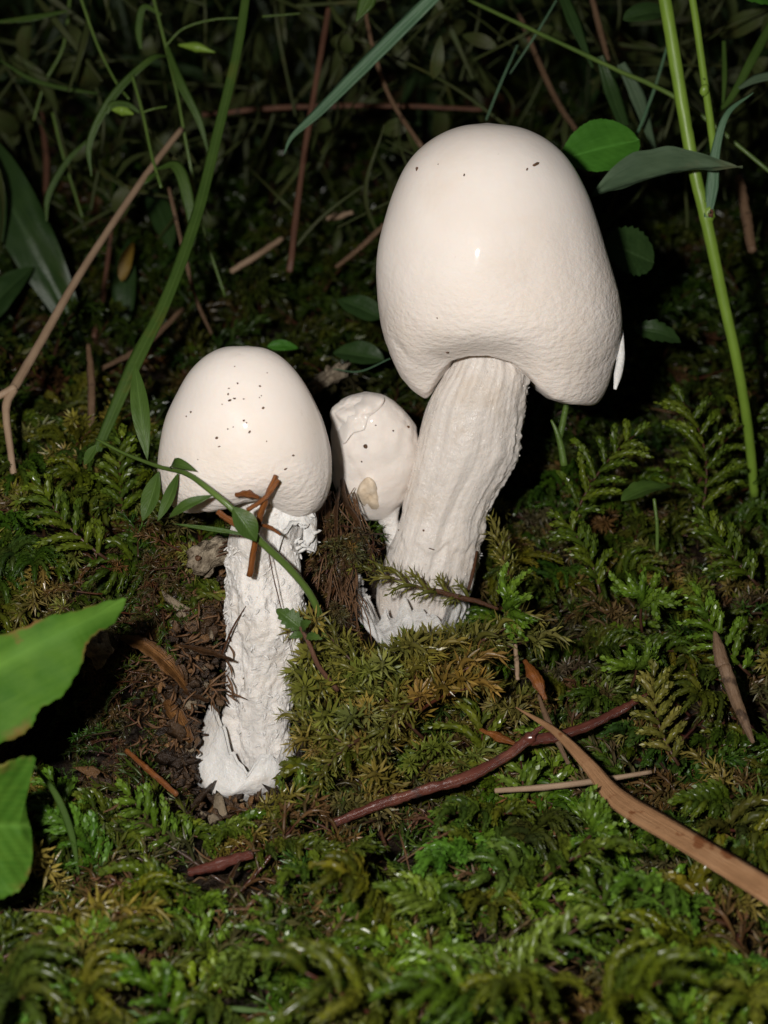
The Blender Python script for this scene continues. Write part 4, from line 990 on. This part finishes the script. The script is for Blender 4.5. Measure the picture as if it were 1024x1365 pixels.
grass('tall_grass', [(-10, 1350, 30.2), (150, 1352, 30.3), (310, 1345, 30.6), (430, 1362, 30.8)], [.08, .12, .12, .04], GRASS, 'thin bright grass blade lying along the bottom edge')

# tall stalk at the right with sheath and second stalk
tp = thing('grass_plant', P(1010, 670, 47.5), 'tall pale green stalk with a forked side shoot at the right', 'grass plant')
v, f, u = tube([P(872, -80, 42.6), P(890, 20, 42.7), P(908, 130, 42.9), P(924, 220, 43.1), P(943, 300, 43.4), P(962, 390, 43.9), P(982, 480, 44.5), P(997, 570, 45.5), P(1006, 660, 46.6)], [.17, .172, .17, .168, .165, .15, .14, .14, .13], 12, 90, .05); mesh('stalk', v, f, GSTEM, tp, UV=u)
v, f, u = tube([P(908, -80, 43.6), P(925, 10, 43.6), P(938, 100, 43.6), P(948, 170, 43.5), P(952, 215, 43.4), P(947, 262, 43.35), P(941, 292, 43.3)], [.09, .1, .1, .105, .1, .1, .11], 10, 60, .03); mesh('side_stalk', v, f, GSTEM, tp, UV=u)
v, f, u = blade([P(944, 290, 43.2), P(950, 250, 43.1), P(955, 200, 43.0), P(970, 152, 42.9), P(1004, 124, 43.0)], [.2, .34, .24, .16, .03], -FW - RT * .4, .04, 40, .5); mesh('leaf_sheath', v, f, GRASSG, tp, UV=u)
lump_obj('node', P(945, 286, 43.28), (.16, .15, .26), 3, GSTEM, tp, .2)
lump_obj('red_spot', P(948, 284, 43.1), (.07, .05, .1), 5, REDST, tp, .4)
bm = lump_obj('stalk_joint', P(939, 120, 43.45), (.12, .11, .16), 3, GSTEM, tp, .15)
drops('water_beads', tp, [P(938, 105, 43.2), P(936, 128, 43.25), P(946, 283, 42.9), P(940, 268, 43.1)], .035, 3)
g1 = thing('broad_leaf', P(795, 262, 42.4), 'greyish folded leaf crossing in front of the tall pale stalk', 'leaf')
v, f, u = leaf(P(990, 222, 42.3), P(788, 262, 42.6), 1.5, -FW * .75 + UP * .9, bend=.07, fold=.4, peak=.6, blunt=.8, nu=44, nv=11, wave=.035, seed=6); mesh('blade', v, f, LEAFG, g1, UV=u)
def bl(b, t, w, mat, label, hint=None, **kw):
    th = thing('broad_leaf', P(*b), label, 'leaf')
    leaf_part('blade', th, b, t, w, mat, hint, **kw)
    B0, T0 = P(*b), P(*t); v, f, u = tube([B0 - FW * .03, (B0 + T0) / 2 - FW * .1, T0], [.03, .022, .008], 5, 12); return th
bl((748, 212, 43.2), (852, 186, 43.4), 1.62, LEAF, 'oval bright green leaf just behind the top right of tall cap', serr=14, amp=.02, peak=.55, blunt=.55, bend=.03, fold=.12, seed=3)
bl((806, 322, 44.6), (872, 350, 45.0), 1.42, LEAFD, 'round toothed dark green leaf at right side of tall cap', serr=9, amp=.08, peak=.5, blunt=.5, bend=.03, fold=.1, seed=5)
bl((845, 438, 45.0), (908, 456, 45.2), .62, LEAFD, 'small curled green leaf right of the tall cap lobe', serr=5, amp=.12, bend=.12, seed=8)
bl((512, 480, 47.0), (444, 470, 47.6), .75, LEAFD, 'dark leaf with pale edge left of the tall cap margin', bend=.06, fold=.4, seed=9)
bl((512, 425, 48.0), (450, 400, 48.5), .75, LEAFD, 'dim green leaf behind the left side of tall cap', bend=.06, seed=10)
bl((356, 462, 47.0), (398, 464, 47.2), .35, LEAF, 'narrow green leaf directly above the egg cap', seed=11)
sl = thing('seedling', P(876, 735, 42.6), 'little leaf on a thin stalk in moss below tall cap lobe', 'seedling')
v, f, u = tube([P(876, 735, 42.2), P(876, 700, 42.0), P(872, 665, 41.9)], [.05, .05, .045], 6, 12); mesh('stem', v, f, VINE, sl, UV=u)
leaf_part('leaf', sl, (828, 668, 41.6), (896, 648, 42.0), .68, GRASS, UP * .8 - FW * .5, bend=.08, fold=.3, serr=5, amp=.05, nu=24, nv=7)
gs = thing('seedling', P(750, 625, 43.0), 'forked green shoot under the right lobe of tall cap', 'seedling')
for a, r in [([(752, 620, 42.5), (748, 595, 42.4), (742, 575, 42.3), (735, 560, 42.3)], [.1, .09, .06, .03]), ([(745, 590, 42.4), (750, 565, 42.5), (757, 530, 42.6)], [.07, .09, .07])]:
    v, f, u = tube([P(*x) for x in a], r, 8, 16); mesh('stem', v, f, VINE, gs, UV=u)

# straws and stalks behind on the left
kk = thing('straw', P(20, 665, 41.8), 'pale kinked straw running up from the left edge', 'straw')
v, f, u = tube([P(242, 172, 49.5), P(190, 240, 48.0), P(110, 360, 45.5), P(55, 455, 43.8), P(16, 522, 42.6)], [.09, .1, .11, .12, .13], 9, 60, .06); mesh('upper_stalk', v, f, STRAW, kk, UV=u)
v, f, u = tube([P(18, 518, 42.6), P(8, 545, 42.3), P(14, 600, 42.0), P(23, 668, 41.8)], [.13, .11, .09, .08], 9, 30, .08); mesh('lower_stalk', v, f, STRAW, kk, UV=u)
v, f, u = tube([P(20, 516, 42.55), P(0, 527, 42.4), P(-40, 545, 42.2)], [.11, .1, .09], 8, 20, .06); mesh('side_stalk', v, f, STRAW, kk, UV=u)
BG = 'dead stalks behind the mushrooms'
rod('dead_stalk', [(447, -40, 55), (430, 60, 54), (405, 210, 53), (386, 362, 52)], [.09, .1, .1, .11], REDST, 'reddish upright stalk between egg cap and tall cap', 'stalk', BG)
rod('dead_stalk', [(270, 153, 58), (380, 143, 58), (520, 141, 57.5), (642, 146, 57)], [.09, .1, .09, .08], REDST, 'thin horizontal stalk passing behind top of tall cap', 'stalk', BG)
rod('dead_stalk', [(484, -10, 52), (495, 55, 51.5), (520, 130, 51), (562, 196, 50)], [.07, .075, .08, .08], STRAWD, 'slightly bent brown stalk ending behind tall cap left shoulder', 'stalk', BG)
rod('dead_stalk', [(308, 362, 54), (340, 342, 54), (376, 318, 54.5)], [.1, .11, .09], STRAW, 'short pale stalk piece left of reddish upright stalk', 'stalk', BG)
rod('dead_stalk', [(448, 356, 51), (478, 332, 50.5), (512, 300, 50)], [.07, .09, .09], STRAWD, 'short brown stalk touching the left side of tall cap', 'stalk', BG)
rod('dead_stalk', [(135, 492, 50), (190, 462, 50.5), (244, 412, 51.5)], [.07, .1, .08], STRAWD, 'tan stalk piece lying above left of egg cap', 'stalk', BG)
rod('dead_stalk', [(118, 460, 47), (122, 510, 46.5), (122, 570, 46)], [.08, .11, .1], STRAWD, 'short upright brown stub left of the long grass blade', 'stalk', BG)
rod('dead_stalk', [(436, 292, 56), (452, 288, 56), (470, 283, 56)], [.09, .12, .07], STRAW, 'tiny pale chip right of reddish upright stalk', 'stalk', BG, wob=.3)
rod('dead_stalk', [(692, 20, 54), (740, 130, 52), (782, 192, 50)], [.09, .1, .08], STRAWD, 'brown stalk leaning behind the tall cap right shoulder', 'stalk', BG)
rod('dead_stalk', [(785, -20, 52), (800, 40, 51.5), (812, 85, 51)], [.1, .1, .07], STRAWD, 'dull brown stalk at top left of the tall pale stalk', 'stalk', BG)
rod('dead_stalk', [(985, 235, 50), (995, 290, 49.5), (1003, 335, 49)], [.16, .17, .14], STRAWD, 'thick brown stub behind the tall pale stalk at right', 'stalk', BG)
rod('dead_stalk', [(625, 0, 49), (720, 45, 48), (820, 92, 47.2), (910, 136, 46.5), (1040, 240, 46)], [.05, .06, .065, .07, .06], VINE, 'long thin olive stalk sloping from top centre to right edge', 'stalk', BG)
rod('dead_stalk', [(225, 250, 50), (246, 340, 50), (262, 400, 50.5), (282, 445, 51)], [.06, .065, .06, .05], STRAWD, 'thin greyish stalk crossing under the kinked straw tip', 'stalk', BG)
rod('dead_stalk', [(55, 150, 62), (62, 220, 61), (58, 300, 60)], [.1, .12, .1], REDST, 'faint reddish stalk in the dark at upper left', 'stalk', BG)
rod('dead_stalk', [(150, 290, 56), (138, 390, 55), (125, 450, 54)], [.07, .09, .08], REDST, 'faint brown stalk behind the pale kinked straw', 'stalk', BG)
GG = 'long grass blades behind the mushrooms'
grass('tall_grass', [(334, -50, 47.5), (318, 60, 46.8), (290, 180, 46), (262, 290, 45), (222, 400, 43.8), (178, 490, 42.8), (128, 605, 42.0)], [.24, .27, .30, .32, .35, .40, .25], GRASS, 'long dark green grass blade running down to the left of egg cap', group=GG, fold=.35)
grass('tall_grass', [(600, -25, 44), (540, 35, 44.5), (480, 95, 45), (425, 150, 45.5), (390, 182, 45.8), (379, 205, 46)], [.4, .42, .4, .3, .14, .03], GRASSG, 'bluish grass blade curving down from the top centre', group=GG, fold=.35)
grass('tall_grass', [(500, -25, 45), (488, 5, 45), (475, 28, 45)], [.4, .5, .05], GRASS, 'cut off bright blade tip at the top centre', group=GG)
grass('tall_grass', [(800, 75, 48), (815, 120, 48), (832, 168, 47.5)], [.25, .5, .35], LEAFD, 'wide dark blade above the oval bright leaf', group=GG)
grass('tall_grass', [(828, 85, 48.5), (850, 130, 48.5), (872, 200, 48)], [.3, .5, .15], LEAFG, 'grey green blade left of the tall pale stalk', group=GG)
grass('tall_grass', [(745, -20, 49), (765, 30, 48.5), (790, 90, 48.2)], [.3, .42, .08], LEAFD, 'dark curved blade near top right of the tall cap', group=GG)
grass('tall_grass', [(742, 0, 49), (715, 45, 49), (680, 98, 49.2)], [.05, .07, .04], GRASSG, 'very thin pale blade crossing the long olive stalk', group=GG)
grass('tall_grass', [(690, 60, 50), (668, 110, 50), (648, 160, 50)], [.05, .08, .06], GRASSG, 'thin dim blade right above the top of tall cap', group=GG)
grass('tall_grass', [(890, 60, 48), (872, 120, 47.5), (845, 190, 47)], [.08, .1, .08], GRASSG, 'thin straight blade rising behind the oval bright leaf', group=GG)
grass('tall_grass', [(965, 55, 47), (966, 100, 46.5), (964, 140, 46.2)], [.12, .16, .08], GRASS, 'short green blade right of the side shoot', group=GG)
grass('tall_grass', [(1030, 30, 47), (1005, 75, 46.5), (975, 130, 46.2), (955, 150, 46)], [.25, .28, .2, .1], GRASS, 'green blade at the right edge bending towards the stalk', group=GG)
grass('tall_grass', [(1050, 98, 46), (1010, 105, 46), (985, 118, 46)], [.3, .28, .1], LEAFG, 'grey green blade entering horizontally at the right edge', group=GG)
grass('tall_grass', [(445, 492, 46), (480, 495, 45.6), (520, 478, 45)], [.03, .05, .04], GRASSG, 'fine pale blade between smallest mushroom and tall cap', group=GG)
bl((958, -18, 44), (1050, 8, 44.5), 1.0, LEAF, 'green leaf cut off at the top right corner', serr=7, amp=.06, seed=12)
bl((830, 26, 47), (895, 18, 47.5), .65, LEAFD, 'dark green leaf left of the stalk top', seed=13)
bl((-45, 170, 55), (110, 455, 54), 1.7, LEAFD, 'wide dark blade shaped leaf at the left edge', blunt=.6, fold=.3, seed=14, nu=50)
bl((-40, 450, 52), (45, 355, 53), 1.1, LEAFD, 'dim round leaf low at the left edge', seed=15)
bl((165, 440, 56), (172, 318, 57), .8, LEAFD, 'dark leaf behind the kinked straw', seed=16)
bl((230, 330, 55), (200, 250, 57), .8, LEAFD, 'dim drooping leaf behind long grass blade', seed=17)
tag(leaf_part('autumn_leaf', None, (162, 375, 55), (178, 322, 55.2), .45, m_leaf('yellow_leaf', (.16, .09, .012), (.22, .15, .02), .5), seed=3), 'small yellowing leaf in the dark left of grass blade', 'leaf')

# weeds with thin stems, narrow leaves and buds at the upper left
def weed(label, stems, leaves, buds, base):
    th = thing('weed', P(*base), label, 'weed', 'weeds in the dark at upper left')
    for p, r in stems:
        v, f, u = tube([P(*q) for q in p], r, 7, 8 * len(p), .05); mesh('stem', v, f, VINE, th, UV=u)
    for p, w in leaves:
        v, f, u = blade([P(*q) for q in p], w, -FW + UP * .4, .02, 24, .3); mesh('leaf', v, f, GRASS, th, UV=u)
    for (b, t, w) in buds:
        v, f, u = tube([P(*b), P((b[0] + t[0]) / 2, (b[1] + t[1]) / 2 - 2, b[2]), P(*t)], [.03, w, .015], 8, 14, .1); mesh('bud', v, f, GSTEM, th, UV=u)
weed('slender weed with pointed bud and long bent leaves', [([(200, -20, 50), (218, 50, 50), (235, 120, 50), (250, 200, 50), (270, 300, 50.5), (300, 395, 51)], [.05, .055, .05, .05, .045, .04]), ([(222, 60, 50), (245, 38, 50), (285, 26, 50), (330, 24, 50)], [.035, .035, .03, .025]), ([(350, 22, 50), (400, 18, 50)], [.03, .02])],
     [([(222, 60, 50), (240, 110, 49.6), (265, 160, 49.6), (278, 205, 49.8)], [.1, .3, .22, .04]), ([(225, 75, 50), (200, 80, 49.5), (150, 130, 49.4), (120, 190, 49.5), (122, 235, 49.6)], [.08, .24, .3, .22, .04]), ([(215, 20, 50), (192, 10, 50), (185, 40, 50), (188, 65, 50)], [.1, .24, .22, .1])],
     [((238, 60, 50), (287, 70, 50), .17)], (300, 400, 51))
weed('slender weed with round bud crossing the kinked straw', [([(176, 100, 49), (190, 150, 48.8), (203, 210, 48.4), (215, 250, 48.2)], [.05, .05, .05, .05]), ([(190, 150, 48.8), (205, 145, 48.8), (222, 142, 49)], [.03, .03, .03]), ([(105, -10, 50), (130, 60, 50), (155, 110, 49.8), (172, 132, 49.5)], [.05, .045, .04, .04])],
     [([(186, 150, 48.8), (170, 140, 48.7), (150, 140, 48.6), (143, 152, 48.6)], [.08, .22, .25, .05]), ([(210, 225, 48.3), (235, 222, 48), (250, 262, 47.9), (262, 340, 48)], [.1, .34, .36, .1]), ([(210, 230, 48.3), (195, 240, 48), (182, 250, 48)], [.1, .25, .08])],
     [((178, 152, 48.8), (148, 146, 48.7), .2)], (215, 250, 48.2))
weed('faint weed with wiry curling leaves at the far left', [([(95, -20, 56), (85, 60, 56), (60, 110, 56), (45, 160, 56)], [.06, .06, .05, .05]), ([(70, 150, 55), (85, 210, 55), (110, 290, 55)], [.05, .05, .04])],
     [([(0, 80, 54), (40, 105, 54), (85, 118, 54), (130, 125, 54)], [.05, .16, .18, .08]), ([(125, 180, 53), (90, 215, 53), (65, 260, 53), (62, 295, 53)], [.08, .22, .22, .06]), ([(-10, 30, 52), (40, 25, 52), (90, 15, 52)], [.1, .3, .1])],
     [], (110, 300, 55))
# dim undergrowth further back
def undergrowth():
    r = np.random.default_rng(31); V, F, n = [], [], 0
    UVs = []
    for k in range(230):
        y = r.uniform(72, 128); x = r.uniform(-.3, .3) * y; p = gp(x, y); h = r.uniform(4, 18); a = r.uniform(0, 6.28); b = r.uniform(.2, 1.6) * h
        d = np.array([math.cos(a), math.sin(a), 0])
        v, f, u = blade([p, p + d * b * .3 + np.array([0, 0, h * .6]), p + d * b + np.array([0, 0, h * r.uniform(.7, 1)])], [.15, r.uniform(.2, .8), .04], np.array([math.sin(a), -math.cos(a), .3]) if r.random() < .3 else -FW, .02, 12, .3)
        V.append(v); F.append(f + n); UVs.append(u); n += len(v)
    o = mesh('undergrowth', np.vstack(V), np.vstack(F), LEAFD, UV=np.vstack(UVs), base=(0, 80, 8)); tag(o, 'dim mass of grass and leaves fading into the dark background', 'undergrowth', None, 'stuff')
def tangle():
    r = np.random.default_rng(41); fb = []; V, F, UVs, n = [], [], [], 0
    for k in range(240):
        left = r.random() < .55
        px = r.uniform(-60, 520) if left else r.uniform(560, 1090); py = r.uniform(-60, 330) * (1 if left else .8); d = r.uniform(52, 72)
        a = r.normal(1.5, .7); L = r.uniform(60, 260); dx, dy = math.cos(a) * L, -math.sin(a) * L; b = r.normal(0, .25) * L
        p = [P(px - dx / 2, py - dy / 2, d), P(px + b * .5, py, d - r.uniform(0, 1.5)), P(px + dx / 2 - b * .4, py + dy / 2, d + r.normal(0, 2))]
        if r.random() < .45: v, f, u = blade(p, [.08, r.uniform(.1, .35), .03], unit(-FW + r.normal(0, .5, 3)), .02, 14, .3)
        else:
            v, f, u = blade(p, [r.uniform(.06, .14)] * 2 + [.04], -FW, .07, 14, .3)
        V.append(v); F.append(f + n); UVs.append(u); n += len(v)
        if r.random() < .5:
            for q in range(r.integers(1, 4)):
                t = r.uniform(.2, .9); c = p[0] * (1 - t) ** 2 + 2 * p[1] * t * (1 - t) + p[2] * t * t; dn = unit(r.normal(0, 1, 3) + UP * .3)
                v, f, u = leaf(c, c + dn * r.uniform(.8, 2.2), r.uniform(.25, .8), unit(-FW + r.normal(0, .6, 3)), nu=10, nv=5, bend=.12)
                V.append(v); F.append(f + n); UVs.append(u); n += len(v)
    o = mesh('stalk_tangle', np.vstack(V), np.vstack(F), TANGLE, UV=np.vstack(UVs), base=P(500, 330, 60)); tag(o, 'tangle of thin dim stalks, blades and leaflets behind the mushrooms', 'undergrowth', None, 'stuff')
TANGLE = m_leaf('tangle_green_brown', (.046, .044, .016), (.045, .07, .016), .5, None, .15, .3)
tangle()
def litter():
    r = np.random.default_rng(52); fb = []
    for k in range(230):
        y = r.uniform(25, 60); x = r.uniform(-.25, .25) * y; p = gp(x, y, r.uniform(.3, 1.3)); a = r.uniform(0, 6.28); L = r.uniform(.25, 1.3) * .5
        d = np.array([math.cos(a), math.sin(a), r.normal(0, .25)]) * L
        w = np.stack([p - d, p + np.array([0, 0, r.uniform(-.05, .1)]), p + d])
        if -5 < x < 2.2 and 33.5 < y < 40: continue
        fb.append(tube(w, [.018, r.uniform(.02, .05), .012], 5, 6, .2, k, r.uniform(.4, 1)))
    v, f, u = join_tubes(fb); o = mesh('needle_litter', v, f, LITTER, UV=u); tag(o, 'fine brown needle litter scattered through the moss', 'litter', None, 'stuff')
LITTER = m_fibre('litter_brown', [(.3, (.05, .025, .012)), (.55, (.15, .08, .035)), (.75, (.28, .18, .10))], (4, 10, 1), .4, .6)
litter()
undergrowth()
print('objects', len(bpy.data.objects), 'tris', sum(sum(len(p.vertices) - 2 for p in m.polygons) if len(m.polygons) < 20000 else len(m.polygons) for m in bpy.data.meshes))
